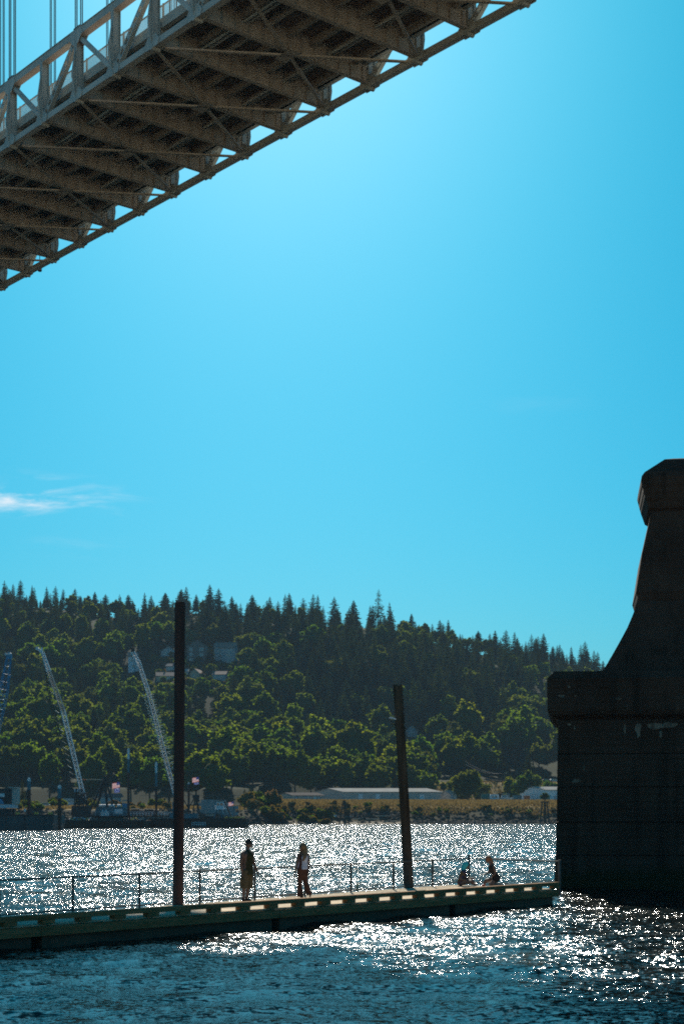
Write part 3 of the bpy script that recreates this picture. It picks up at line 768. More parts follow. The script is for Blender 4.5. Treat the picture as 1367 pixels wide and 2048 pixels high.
# ------------------------------------------------------------------ houses and sheds (placed before the trees so the wood keeps clear of their views)
KEEP = []            # (px0, px1, py0, py1, depth) rectangles of the photo that no nearer tree may cover
def gable_house(name, label, cat, px0, px1, ptop, pbase, d, wall, roof, depth=8.0, rz=0.0, rise=0.35, wins=(), door=None, group=None, ridge='x', keep=True):
    """box with a gabled roof; wins: list of (u, v, w, h) fractions of the front wall"""
    s = d / F
    w, h = (px1 - px0) * s, (pbase - ptop) * s
    loc = P((px0 + px1) / 2, pbase, d)
    t = thing(name, label, cat, loc, rz, group)
    hw = h * (1 - rise)
    m = MB()
    if ridge == 'x': m.bx(-w / 2, w / 2, 0, depth, -1.5, hw)
    else: m.bx(-w / 2, w / 2, 0, depth, -1.5, hw)
    if ridge == 'x':
        m.prism([(0, hw), (depth, hw), (depth / 2, h - 0.1)], 'x', -w / 2, w / 2)
    else:
        m.prism([(-w / 2, hw), (w / 2, hw), (0, h - 0.1)], 'y', 0, depth)
    m.build('wall', wall, t)
    r = MB(); ov = 0.4
    if ridge == 'x':
        for sg in (0, 1):
            a = (-ov if sg == 0 else depth + ov, hw - ov * (h - hw) / (depth / 2)); bq = (depth / 2, h)
            r.beam((0, a[0], a[1]), (0, bq[0], bq[1]), w + 2 * ov, 0.16, up=(0, 0, 1))
    else:
        for sg in (-1, 1):
            a = (sg * (w / 2 + ov), hw - ov * (h - hw) / (w / 2)); bq = (0, h)
            r.beam((a[0], depth / 2, a[1]), (bq[0], depth / 2, bq[1]), depth + 2 * ov, 0.16, up=(0, 0, 1))
    r.build('roof', roof, t)
    for (u, v, ww, wh) in wins:
        x, z = (-0.5 + u) * w, v * hw
        f = MB(); a, b = ww * w / 2, wh * hw / 2
        f.bx(x - a - 0.08, x + a + 0.08, -0.06, 0.02, z + b, z + b + 0.1); f.bx(x - a - 0.08, x + a + 0.08, -0.09, 0.02, z - b - 0.1, z - b)
        f.bx(x - a - 0.1, x - a, -0.06, 0.02, z - b, z + b); f.bx(x + a, x + a + 0.1, -0.06, 0.02, z - b, z + b)
        wo_ = f.build('window', M['white'], t)
        MB().bx(x - a, x + a, -0.03, -0.005, z - b, z + b).build('pane', M['glass'], wo_)
    for (u, ww, wh) in (door or ()):
        x = (-0.5 + u) * w
        MB().bx(x - ww * w / 2, x + ww * w / 2, -0.05, 0.02, 0.02, wh * hw).build('door', M['pale_blue'], t)
    if keep: KEEP.append((px0 + 1, px1 - 1, ptop, ptop + (pbase - ptop) * 0.82, d))
    return t
def hd(px, py):      # depth on the hillside where ground shows at py
    lo, hi = 590, 1005
    for _ in range(40):
        md = (lo + hi) / 2; g = ground_at(px, md); y = YH - (g.z - HC) * F / md
        if y > py: lo = md
        else: hi = md
    return lo
HM = M
dA = hd(338, 1316)
gable_house('hillside_house', 'blue grey gabled house left of the rusty pile on the hill', 'house', 322, 352, 1292, 1312, hd(338, 1312), M['siding'], M['roof_dark'], 9, 0.1, 0.5, [(0.3, 0.5, 0.2, 0.4), (0.7, 0.5, 0.2, 0.4)], ridge='y')
gable_house('hillside_house', 'large pale three storey house with a pinkish roof on the hill', 'house', 428, 470, 1283, 1326, hd(448, 1324), M['siding'], M['roof_brown'], 10, -0.1, 0.28, [(0.28, 0.75, 0.16, 0.16), (0.72, 0.75, 0.16, 0.16), (0.28, 0.45, 0.16, 0.16), (0.72, 0.45, 0.2, 0.16), (0.3, 0.15, 0.14, 0.16), (0.7, 0.15, 0.14, 0.16)])
gable_house('hillside_house', 'dark shingled tall house just right of the rusty pile', 'house', 374, 414, 1280, 1326, hd(394, 1325), M['siding_dark'], M['roof_dark'], 9, 0.0, 0.25, [(0.2, 0.8, 0.12, 0.14), (0.72, 0.8, 0.18, 0.16), (0.2, 0.5, 0.14, 0.14), (0.72, 0.48, 0.16, 0.14), (0.2, 0.2, 0.14, 0.1)], ridge='y')
gable_house('hillside_house', 'low house with a wide brown roof beside the white crane boom', 'house', 313, 350, 1343, 1360, hd(332, 1360), M['siding_tan'], M['roof_brown'], 9, 0.12, 0.5, [(0.3, 0.5, 0.2, 0.45), (0.65, 0.5, 0.16, 0.45)])
gable_house('hillside_house', 'tan house with a brown gable facing the river', 'house', 379, 399, 1337, 1359, hd(389, 1359), M['siding_tan'], M['roof_brown'], 9, -0.25, 0.4, [(0.35, 0.5, 0.2, 0.3)], ridge='y')
gable_house('hillside_house', 'small pale house with brown roof below the three storey house', 'house', 424, 451, 1341, 1360, hd(438, 1360), M['siding'], M['roof_brown'], 9, -0.1, 0.4, [(0.7, 0.5, 0.14, 0.5), (0.3, 0.5, 0.12, 0.4)])
gable_house('hillside_house', 'narrow white house behind the tip of the white crane boom', 'house', 257, 276, 1303, 1346, hd(267, 1344), M['pale_blue'], M['roof_brown'], 8, 0.15, 0.22, [(0.3, 0.75, 0.2, 0.14), (0.7, 0.75, 0.2, 0.14), (0.5, 0.4, 0.3, 0.14)])
gable_house('hillside_house', 'small grey house partly hidden by the rusty pile', 'house', 332, 352, 1326, 1341, hd(342, 1341), M['siding'], M['roof_dark'], 7, 0.0, 0.4, [(0.4, 0.5, 0.3, 0.4)])
gable_house('hillside_house', 'small cream cottage in the shrubs right of the rusty pile', 'house', 362, 376, 1337, 1350, hd(369, 1350), M['siding'], M['roof_metal'], 6, 0.0, 0.4, [(0.5, 0.5, 0.3, 0.4)])
gable_house('hillside_house', 'lone blue grey gable among trees right of the timber pile', 'house', 814, 834, 1452, 1470, hd(824, 1474), M['siding'], M['roof_metal'], 8, 0.1, 0.6, [(0.5, 0.4, 0.3, 0.4)], ridge='y')

def far(px, py, d): return P(px, py, d)
# long warehouse and office on the terrace
dW = 533.0
def shed(name, label, cat, gx0, gx1, wx1, yb, ye, yr, d, wall, roof, doors, wins, turn=18):
    """oblique gabled shed: gable end from gx0 to gx1, long wall from gx1 to wx1 (px)"""
    s = d / F; t = thing(name, label, cat, (P(gx1, yb, d).x, d, tz(P(gx1, yb, d).x, d) - 0.2))
    z0_ = 0; base = t.location.z; zb = HC + (YH - yb) * s - base; ze = HC + (YH - ye) * s - base; zr = HC + (YH - yr) * s - base
    L = (wx1 - gx1) * s; Wd = (gx1 - gx0) * s * 1.25
    gx = -(gx1 - gx0) * s
    yg = Wd * 0.62
    A = Vector((0, 0, 0)); Bv = Vector((L, L * 0.03, 0)); Cc = Vector((gx, yg, 0)); Dd = Bv + Cc
    Z = lambda v, z: (v.x, v.y, z)
    m = MB()
    mid1 = (A + Cc) / 2; mid2 = (Bv + Dd) / 2
    ring1 = [Z(A, -1.2), Z(A, ze), Z(mid1, zr), Z(Cc, ze), Z(Cc, -1.2)]
    ring2 = [Z(Bv, -1.2), Z(Bv, ze), Z(mid2, zr), Z(Dd, ze), Z(Dd, -1.2)]
    m.loft([ring1, ring2]); m.build('wall', wall, t)
    r = MB(); ex = (Bv - A).normalized() * 0.5
    for e0, e1, mm0, mm1 in ((A, Bv, mid1, mid2), (Cc, Dd, mid1, mid2)):
        o = (e0 - mm0).normalized() * 0.5; dz = -0.5 * (zr - ze) / (e0 - mm0).length
        q = [Vector(Z(e0 - ex + o, ze + dz + 0.05)), Vector(Z(e1 + ex + o, ze + dz + 0.05)), Vector(Z(mm1 + ex, zr + 0.05)), Vector(Z(mm0 - ex, zr + 0.05))]
        up = Vector((0, 0, 0.14))
        r.add([*q, *[v + up for v in q]], [(0, 1, 2, 3), (4, 5, 6, 7), (0, 1, 5, 4), (1, 2, 6, 5), (2, 3, 7, 6), (3, 0, 4, 7)])
    r.build('roof', roof, t)
    dirn = (Bv - A).normalized(); nrm = Vector((dirn.y, -dirn.x, 0))
    k = 0
    nrib = int(L / 3.2)
    for i in range(1, nrib):
        p = A + dirn * (L * i / nrib) + nrm * 0.02; MB().beam(Z(p, 0), Z(p, ze - 0.2), 0.08, 0.08, up=(0, 1, 0)).build('wall_seam', wall, t)
    for (xa, xb, ya) in doors:
        a = A + dirn * ((xa - gx1) * s) + nrm * 0.03; bq = A + dirn * ((xb - gx1) * s) + nrm * 0.03
        zt_ = HC + (YH - ya) * s - base
        MB().add([Z(a, zb), Z(bq, zb), Z(bq, zt_), Z(a, zt_), Z(a + nrm * .1, zb), Z(bq + nrm * .1, zb), Z(bq + nrm * .1, zt_), Z(a + nrm * .1, zt_)], [(0, 1, 2, 3), (4, 5, 6, 7), (0, 1, 5, 4), (1, 2, 6, 5), (2, 3, 7, 6), (3, 0, 4, 7)]).build('door', M['white'], t)
    for (xa, xb, ya, yc) in wins:
        a = A + dirn * ((xa - gx1) * s) + nrm * 0.03; bq = A + dirn * ((xb - gx1) * s) + nrm * 0.03
        z1_, z2_ = HC + (YH - yc) * s - base, HC + (YH - ya) * s - base
        f = MB().beam(Z(a, z1_), Z(bq, z1_), 0.1, 0.1).beam(Z(a, z2_), Z(bq, z2_), 0.1, 0.1).beam(Z(a, z1_), Z(a, z2_), 0.1, 0.1, up=(0, 1, 0)).beam(Z(bq, z1_), Z(bq, z2_), 0.1, 0.1, up=(0, 1, 0)).build('window', M['black'], t)
        MB().add([Z(a, z1_), Z(bq, z1_), Z(bq, z2_), Z(a, z2_)], [(0, 1, 2, 3)]).build('pane', M['pale_blue'], f, fix=False)
    KEEP.append((gx0 - 2, wx1 + 2, yr - 2, yb, d))
    return t
shed('warehouse', 'long low grey metal warehouse with three pale doors on the terrace', 'warehouse', 629, 686, 880, 1604, 1584, 1577, dW, M['grey_metal'], M['roof_metal'], [(716, 725, 1588), (751, 759, 1588), (839, 848, 1589)], [])
shed('site_office', 'small grey cabin with a row of windows left of the warehouse', 'cabin', 557, 585, 645, 1604, 1591, 1586, 520, M['grey_metal'], M['roof_brown'], [(627.5, 632, 1594)], [(590, 594, 1593, 1600), (609, 612.5, 1593, 1600), (620, 623.5, 1593, 1600), (636, 640, 1593, 1600)])
shed('storage_shed', 'small grey shed touching the right end of the warehouse', 'shed', 866, 872, 884, 1602, 1588, 1585, 540, M['grey_metal'], M['roof_metal'], [], [])
shed('storage_shed', 'grey gabled cottage left of the big round tree', 'cottage', 884, 900, 913, 1602, 1588, 1582, 538, M['grey_metal'], M['roof_metal'], [], [(901, 905, 1589, 1595)])
shed('white_workshop', 'white workshop building beside the concrete pier', 'workshop', 1043, 1090, 1150, 1602, 1580, 1574, 545, M['white'], M['roof_metal'], [], [(1094, 1097, 1594, 1599), (1108, 1111, 1592, 1598)])
# boxes, trailer and vehicles in the yard beside the workshop
def yard_box(name, label, cat, px0, px1, y0, y1, d, m_, dep=2.4, extra=None):
    s = d / F; c = P((px0 + px1) / 2, y1, d); t = thing(name, label, cat, (c.x, d, tz(c.x, d)))
    w = (px1 - px0) * s; h = max(0.6, HC + (YH - y0) * s - t.location.z)
    m = MB().bx(-w / 2, w / 2, 0, dep, 0, h)
    for i in range(1, int(w / 0.6)): m.bx(-w / 2 + i * 0.6 - 0.05, -w / 2 + i * 0.6 + 0.05, -0.05, 0, 0.1, h - 0.1)
    m.build('body', m_, t)
    MB().bx(-w / 2 - 0.08, w / 2 + 0.08, -0.1, dep + 0.08, h, h + 0.12).build('lid', M['roof_metal'] if extra is None else extra, t)
    return t
yard_box('container', 'orange steel box in front of the white workshop', 'container', 1048, 1059, 1592, 1601, 535, M['orange'], extra=M['orange'])
yard_box('container', 'dark green container right of the big round tree', 'container', 962, 979, 1588, 1601, 536, M['green_paint'], extra=M['green_paint'])
yard_box('container', 'teal container left of the orange steel box', 'container', 1026, 1042, 1591, 1601, 537, M['teal'], extra=M['teal'])
yard_box('container', 'low green skip behind the pile cluster by the pier', 'skip', 1080, 1099, 1591, 1601, 534, M['green_paint'], extra=M['green_paint'])
def wheel_set(t, xs, y, r=0.36):
    for x in xs:
        w = MB().tube((x, y - 0.12, r), (x, y + 0.12, r), r, n=14).build('wheel', M['black'], t)
        MB().tube((x, y - 0.14, r), (x, y - 0.12, r), r * 0.55, n=10).build('rim', M['galv'], w)
c = ground_at(988, 534); t = thing('caravan', 'white caravan with a porch railing in the yard', 'caravan', c)
MB().prism([(-1.5, 0.5), (1.5, 0.5), (1.55, 2.2), (1.2, 2.5), (-1.3, 2.5), (-1.55, 2.1)], 'y', 0, 2.2).build('body', M['white'], t)
for x in (-0.9, 0.2): MB().bx(x, x + 0.7, -0.03, 0.02, 1.3, 1.9).build('window', M['glass'], t)
m = MB(); m.bx(-1.7, 1.7, -0.8, -0.02, 0.4, 0.5)
for i in range(8): m.bx(-1.7 + i * 0.48 - 0.03, -1.7 + i * 0.48 + 0.03, -0.8, -0.74, 0.5, 1.1)
m.bx(-1.7, 1.7, -0.8, -0.74, 1.1, 1.16); m.build('porch', M['white'], t); wheel_set(t, (-0.8, 0.8), 0.1)
c = ground_at(1011, 533); t = thing('boat_trailer', 'white cabin cruiser with roof rails parked in the yard', 'boat', c)
MB().loft([[(-2, 0.6, 0.5), (2, 0.6, 0.5), (2, 1.4, 0.5), (-2, 1.4, 0.5)], [(-2.1, 0, 1.3), (2.5, 0.2, 1.5), (2.5, 1.8, 1.5), (-2.1, 2, 1.3)]]).build('hull', M['white'], t)
MB().bx(-1.5, 1.2, 0.4, 1.6, 1.4, 2.2).build('cabin', M['pale_blue'], t)
for x in (-1.2, -0.3, 0.5): MB().bx(x, x + 0.6, 0.36, 0.42, 1.6, 2.0).build('window', M['glass'], t)
m = MB()
for i in range(6): m.tube((-1.5 + i * 0.54, 0.4, 2.2), (-1.5 + i * 0.54, 0.4, 2.7), 0.04, n=6)
m.tube((-1.5, 0.4, 2.7), (1.2, 0.4, 2.7), 0.04, n=6); m.build('roof_rail', M['white'], t); wheel_set(t, (-0.6, 0.6), 0.5)
# rack frame in front of the workshop
c = ground_at(1078, 533); t = thing('steel_rack', 'dark teal steel rack frame in front of the white workshop', 'rack', c)
for i in range(9): MB().bx(-2.6 + i * 0.65 - 0.05, -2.6 + i * 0.65 + 0.05, 0, 0.1, 0, 2.6 if i < 4 else 1.8).build('upright', M['teal'], t)
for z, a, b in ((0.9, -2.6, 2.6), (1.7, -2.6, 2.6), (2.5, -2.6, -0.6)): MB().bx(a, b, -0.06, 0, z - 0.05, z + 0.05).build('rail', M['teal'], t)

def car(label, px, d, m_, rz=0.0, group=None, z=None):
    c = ground_at(px, d); t = thing('parked_car', label, 'car', (c.x, c.y, c.z if z is None else z), rz, group)
    body = [(-2.2, 0.35), (2.2, 0.35), (2.25, 0.75), (1.25, 0.9), (0.7, 1.42), (-1.2, 1.45), (-1.8, 0.95), (-2.25, 0.85)]
    MB().prism(body, 'y', -0.85, 0.85).build('body', m_, t)
    MB().prism([(0.6, 0.95), (0.98, 0.95), (0.62, 1.35), (-1.1, 1.37), (-1.5, 0.97)], 'y', -0.865, 0.865).build('window', M['glass'], t)
    for x in (-1.35, 1.4):
        for y in (-0.8, 0.8):
            w = MB().tube((x, y - 0.1, 0.33), (x, y + 0.1, 0.33), 0.33, n=14).build('wheel', M['black'], t)
            MB().tube((x, y * 1.14 - 0.01, 0.33), (x, y * 1.14 + 0.01, 0.33), 0.18, n=10).build('rim', M['galv'], w)
    for y in (-0.6, 0.6): MB().bx(2.2, 2.27, y - 0.15, y + 0.15, 0.6, 0.74).build('headlight', M['white'], t)
    return t
car('white car on the embankment road nearest the pier', 1107, 624, M['white'])
car('silver car on the embankment road left of the white one', 1092, 624, M['galv'])
def pickup_spot(px, d): return ground_at(px, d)
for i, (px, d, k, lab) in enumerate([(72, 460, 'white', 'white car parked behind the blue topped spud'), (83, 463, 'galv', 'silver car parked in the yard behind the shrubs'), (94, 461, 'white', 'white car parked beside the tan shrub'), (104, 464, 'pale_blue', 'pale blue car parked at the right end of the row'), (46, 459, 'galv', 'grey car behind the left barge')]):
    car(lab, px, d, M[k], R.uniform(-0.3, 0.3), 'cars in the yard behind the barges')
# low pale store building behind the dark barge
shed('yard_store', 'pale blue low storage building behind the first spuds', 'building', 118, 122, 158, 1613, 1600, 1598, 470, M['pale_blue'], M['roof_metal'], [], [])
shed('yard_store', 'pale grey long store behind the black gantry', 'building', 196, 200, 242, 1607, 1591, 1588, 500, M['siding'], M['roof_dark'], [], [])

# block wall: individual blocks
dB_ = 432.0; s_ = dB_ / F
bw0 = thing('block_wall', 'grey wall of big concrete blocks behind the white control tower', 'wall', P(396, 1637, dB_))
bme = MB().bx(0, 1.68, 0, 1.2, 0, 0.86).mesh('concrete_block', M['block'])
nb = int((482 - 396) * s_ / 1.72)
for row in range(6):
    for i in range(nb - (row > 3) * (row - 3)):
        put('concrete_block', bme, bw0, (i * 1.72 + (0.86 if row % 2 else 0) + R.uniform(-0.02, 0.02), R.uniform(-0.05, 0.05), row * 0.875))

# fence line / guard rail along the far yard
gf = thing('guard_fence', 'thin pale guard fence running behind the moored barges', 'fence', P(280, 1597, 505))
for a in range(0, 43):
    MB().box((a * 1.0, 0, 0.35), (0.05, 0.05, 1.5)).build('post', M['galv'], gf)
MB().bx(0, 42, -0.04, 0.04, 0.98, 1.08).build('rail', M['galv'], gf)

# power poles and lines
poles = []
for px, ytop, d, lab in ((1008, 1544, 600, 'wooden utility pole with a crossarm right of the round tree'), (905, 1503, 640, 'thin utility pole on the slope above the cottage'), (1033, 1556, 590, 'thin bare pole in front of the tree clump by the pier')):
    g = ground_at(px, d); top = P(px, ytop, d); t = thing('utility_pole', lab, 'pole', g)
    h = top.z - g.z
    MB().tube((0, 0, -0.5), (0, 0, h), 0.16, 0.11, n=10).build('shaft', M['wood_pile'] if px != 1008 else M['galv'], t)
    MB().bx(-1.1, 1.1, -0.08, 0.08, h - 0.75, h - 0.6).build('crossarm', M['wood_pile'], t)
    poles.append((top, t))
for i, (dz, dx) in enumerate(((-0.6, -0.9), (-0.6, 0.9), (-3.2, 0.0))):
    a = poles[0][0] + Vector((dx, 0, dz)); b = poles[1][0] + Vector((dx, 0, dz + (0 if i < 2 else 0.5)))
    m = MB(); prev = a
    for k in range(1, 15):
        u = k / 14; p = a.lerp(b, u); p.z -= 2.6 * 4 * u * (1 - u); m.tube(prev, p, 0.045, n=5, cap=False); prev = p
    o = m.build('power_line', M['rope'], None, fix=False)
    tag(o, ['upper left power line sagging to the thin hillside pole', 'upper right power line sagging to the thin hillside pole', 'lowest power line sagging to the thin hillside pole'][i], 'power line')

# ------------------------------------------------------------------ moored barges, cranes and spuds
def spud(px, ytop, ywhite, ycol, ybase, d, wpx, lab, zb=0):
    s = d / F; top = P(px, ytop, d); t = thing('spud_pile', lab, 'spud', (top.x, d, 0), 0, 'spuds of the moored barges'); zz = lambda y: HC + (YH - y) * s
    w = wpx * s
    MB().tube((0, 0, -1), (0, 0, zz(ycol)), w / 2, n=14).build('lower_pipe', M['rust_pile'], t)
    MB().tube((0, 0, zz(ycol) + 0.002), (0, 0, zz(ywhite)), w / 2 + 0.01, n=14).build('painted_band', M['teal'], t)
    MB().tube((0, 0, zz(ywhite) + 0.002), (0, 0, top.z), w / 2 + 0.015, n=14).build('white_top', M['white'], t)
    MB().tube((0, 0, top.z), (0, 0, top.z + 0.18), w / 4, n=10).build('lifting_eye', M['white'], t)
spud(58.5, 1557, 1562.5, 1580, 1628, 288, 7, 'stout spud with a short white cap on the left barge')
spud(119.5, 1571.5, 1577.5, 1597, 1640, 286, 7, 'stout spud at the right end of the left barge')
spud(257, 1498, 1518.5, 1545, 1632, 330, 4.6, 'tallest thin spud with a long white top beside the blue deckhouse')
spud(312.5, 1525, 1546, 1573, 1632, 331, 4.6, 'thin spud with a long white top beside the white railing')
spud(377.5, 1566, 1567, 1570, 1620, 338, 4.5, 'short rust brown spud just right of the steel pile')

dl = 285.0; sl = dl / F
def hullbox(name, lab, px0, px1, ydeck, d, m_, dep=12.0, rake=0.6):
    s = d / F; a, b = P(px0, ydeck, d), P(px1, ydeck, d); t = thing(name, lab, 'barge', ((a.x + b.x) / 2, d, 0))
    w = b.x - a.x; z = a.z
    m = MB().loft([[(-w / 2 + rake, 0.2, -1), (w / 2 - rake, 0.2, -1), (w / 2 - rake, dep - 0.2, -1), (-w / 2 + rake, dep - 0.2, -1)], [(-w / 2, 0, z * 0.45), (w / 2, 0, z * 0.45), (w / 2, dep, z * 0.45), (-w / 2, dep, z * 0.45)], [(-w / 2, 0, z), (w / 2, 0, z), (w / 2, dep, z), (-w / 2, dep, z)]])
    m.build('hull', m_, t)
    MB().bx(-w / 2 - 0.05, w / 2 + 0.05, -0.12, 0.0, z - 0.22, z + 0.06).build('rub_rail', M['black'], t)
    nv = int(w / 3)
    vm = MB().bx(-0.06, 0.06, -0.08, 0.0, 0.2, z - 0.24).mesh('fender', M['black'])
    for i in range(nv): put('fender', vm, t, (-w / 2 + (i + 0.5) * w / nv, 0, 0))
    return t, z
leftbarge, zl = hullbox('barge', 'dark high sided barge at the left edge of the water', -120, 107, 1629.5, dl, M['hull'])
mid, zm = hullbox('barge', 'low rusty barge below the blue deckhouse', 109, 292, 1641, 322, M['rust_hull'])
rb, zr_ = hullbox('barge', 'low rusty barge carrying the white control tower', 296, 492, 1637, 334, M['rust_hull'])
ub, zu = hullbox('barge', 'blue sided work barge under the deckhouse behind the rusty one', 150, 340, 1632, 337, M['teal'], 10)
# rubbish, lines, rail and bollards on the rusty barges
for i, px in enumerate((36, 73, 101)):
    c = P(px, 1629.5, dl + 0.6); t = thing('bollard', ['yellow bollard under the blue crane cab', 'yellow bollard at the middle of the left barge', 'yellow bollard near the right end of the left barge'][i], 'bollard', (c.x, c.y, zl))
    for x in (-0.22, 0.22): MB().tube((x, 0, 0), (x, 0, 0.5), 0.13, n=10).build('post', M['yellow'], t)
    MB().bx(-0.42, 0.42, -0.12, 0.12, 0.22, 0.34).build('bar', M['yellow'], t)
for i, px in enumerate((452, 462, 471, 478, 486)):
    c = P(px, 1637, 335.0); t = thing('bollard', 'small rusty yellow bollard on the right hand barge', 'bollard', (c.x, c.y, zr_), 0, 'bollards on the right hand barge')
    for x in (-0.2, 0.2): MB().tube((x, 0, 0), (x, 0, 0.42), 0.12, n=8).build('post', M['yellow'], t)
    MB().bx(-0.36, 0.36, -0.1, 0.1, 0.2, 0.3).build('bar', M['yellow'], t)
c = P(50.5, 1627, dl + 1); t = thing('diamond_sign', 'white diamond shaped sign on the left barge', 'sign', (c.x, c.y, zl))
MB().tube((0, 0, 0), (0, 0, 1.0), 0.04, n=8).build('post', M['galv'], t)
MB().prism([(0, 0.45), (0.26, 0.83), (0, 1.25), (-0.26, 0.83)], 'y', -0.06, -0.03).build('board', M['white'], t)

M['cream'] = mat('cream_paint', (0.75, 0.62, 0.45), (0.8, 0.7, 0.55), 2, 0.6)
def lattice_boom(t, a, b, w0, w1, m_, bays, r=0.07, name='boom'):
    """four chord lattice boom from a to b (local), each chord and each bay's lacing as part of the boom"""
    a, b = Vector(a), Vector(b); d = (b - a); L = d.length; d.normalize(); sd = Vector((0, 1, 0)); up = d.cross(sd).normalized()
    cs = []
    for sx, sy in ((-1, -1), (1, -1), (1, 1), (-1, 1)):
        p0 = a + (up * sx + sd * sy) * w0 / 2; p1 = b + (up * sx + sd * sy) * w1 / 2; cs.append((p0, p1))
        MB().tube(p0, p1, r, n=6).build('boom_chord', m_, t)
    for k in range(bays):
        m = MB(); u0, u1 = k / bays, (k + 1) / bays
        for i in range(4):
            p, q = cs[i], cs[(i + 1) % 4]
            m.tube(p[0].lerp(p[1], u0), q[0].lerp(q[1], u1), r * 0.6, n=5); m.tube(p[0].lerp(p[1], u0), q[0].lerp(q[1], u0), r * 0.6, n=5)
        m.build('boom_lacing', m_, t, fix=False)
# blue crane at the left edge
def loc_at(t, px, py, d, dy=0.0):
    p = P(px, py, d); return Vector((p.x - t.location.x, dy, p.z - t.location.z))
c = P(8, 1629.5, dl + 5); bc = thing('crawler_crane', 'bright blue lattice boom crane with black cab on the left barge', 'crane', (c.x, c.y, zl)); dc = dl + 5
q = lambda px, py, dy=0: loc_at(bc, px, py, dc, dy)
a, b = q(-60, 1616), q(33, 1609)
MB().bx(a.x, b.x, -1.6, 1.6, a.z, b.z).build('turntable', M['pale_blue'], bc)
a, b = q(-55, 1627), q(27, 1617)
m = MB(); m.bx(a.x, b.x, -1.8, -0.9, 0.02, b.z - 0.05); m.bx(a.x, b.x, 0.9, 1.8, 0.02, b.z - 0.05); m.build('track', M['black'], bc)
a, b = q(-62, 1608.5), q(27, 1577)
MB().bx(a.x, b.x, -1.4, 1.4, a.z, b.z).build('machinery_house', M['black'], bc)
a, b = q(27, 1608.4), q(37.5, 1576); MB().bx(a.x + 0.01, b.x, -1.3, 1.3, a.z, b.z).build('counterweight', M['grey_metal'], bc)
a, b = q(-6, 1608), q(13, 1598); MB().loft([[(a.x, -1.75, a.z), (b.x, -1.75, a.z), (b.x, -1.41, a.z), (a.x, -1.41, a.z)], [(a.x + 0.2, -1.75, b.z), (b.x - 0.5, -1.75, b.z), (b.x - 0.5, -1.41, b.z), (a.x + 0.2, -1.41, b.z)]]).build('engine_cover', M['blue'], bc)
a, b = q(3, 1594), q(13, 1587); MB().bx(a.x, b.x, -1.46, -1.41, a.z, b.z).build('window', M['white'], bc)
a, b = q(21, 1576.5), q(38, 1574); MB().bx(a.x, b.x, -1.5, 1.5, a.z, b.z).build('roof_plate', M['grey_metal'], bc)
lattice_boom(bc, q(-40, 1612), q(8, 1380), 1.3, 1.5, M['blue'], 12)
lattice_boom(bc, q(8, 1380), q(18, 1318), 1.5, 0.75, M['blue'], 4, r=0.09)
a = q(18.5, 1313); MB().box(a, (0.95, 0.9, 1.0)).build('boom_head', M['blue'], bc)
m = MB(); m.tube(a + Vector((0.1, -0.6, 0.45)), a + Vector((0.1, 0.6, 0.45)), 0.32, n=14); m.tube(a + Vector((-0.5, -0.5, 0.4)), a + Vector((-0.5, 0.5, 0.4)), 0.25, n=14); m.build('sheave', M['pale_blue'], bc)
for i in range(22):
    u = i / 22; p = q(-38 + 46 * u, 1600 - 220 * u); MB().beam(p + Vector((-0.95, -0.85, -0.15)), p + Vector((0.85, -0.85, 0.2)), 0.1, 0.1).build('rung', M['white'], bc)
m = MB(); m.tube(q(21, 1312, -0.3), q(20.5, 1352, -0.3), 0.05, n=5); m.build('hoist_rope', M['rope'], bc); MB().capsule(q(20.5, 1352, -0.3), q(20.5, 1356, -0.3), 0.18).build('hook_block', M['blue'], bc)

# black crane with grey boom
d2 = 330.0; c = P(163, 1632, d2); kc = thing('derrick_crane', 'black floating crane with a long grey boom and pale blue tip', 'crane', (c.x, c.y, zu))
q = lambda px, py, dy=0: loc_at(kc, px, py, d2, dy)
a, b = q(146, 1620), q(180, 1612); MB().bx(a.x, b.x, -1.6, 1.6, 0.02, b.z).build('base', M['black'], kc)
m = MB()
for px0, py0, px1, py1 in ((150, 1612, 155, 1577), (158, 1612, 160, 1580), (166, 1612, 164, 1576), (174, 1612, 170, 1585), (150, 1600, 174, 1586), (150, 1586, 172, 1600), (146, 1596, 176, 1596)):
    for dy in (-1, 1): m.tube(q(px0, py0, dy), q(px1, py1, dy), 0.14, n=6)
m.build('frame', M['black'], kc)
a, b = q(150, 1584), q(160, 1578); MB().bx(a.x, b.x, -0.9, 0.9, a.z, b.z).build('cab', M['pale_blue'], kc)
a, b = q(160, 1608), q(172, 1595); MB().bx(a.x, b.x, -1.2, 1.2, a.z, b.z).build('winch', M['black'], kc)
lattice_boom(kc, q(169, 1600), q(126, 1420), 0.75, 0.8, M['white'], 16, r=0.085)  # white stands in for sun glint on the grey boom
lattice_boom(kc, q(126, 1420), q(98, 1343), 0.8, 0.7, M['grey_metal'], 8, r=0.08)
lattice_boom(kc, q(98, 1343), q(86, 1305), 0.75, 0.45, M['white'], 5, r=0.12)
m = MB(); m.beam(q(86, 1306), q(74, 1296), 0.4, 0.5); m.beam(q(85, 1308), q(84, 1295), 0.35, 0.35); m.tube(q(75, 1297, -0.4), q(75, 1297, 0.4), 0.32, n=12); m.build('boom_tip', M['white'], kc)
for k in range(2): MB().tube(q(92 - k * 4, 1342, -0.4 + k), q(146 - k * 8, 1580, -0.4 + k), 0.07, n=5).build('pendant', M['black'], kc)
for i in range(18):
    u = i / 18; x, y = 100 + 52 * u, 1350 + 222 * u
    MB().beam(q(x - 8, y - 4), q(x + 1, y + 2), 0.14, 0.14).build('rung', M['cream'] if i % 3 == 0 else M['siding_tan'], kc)

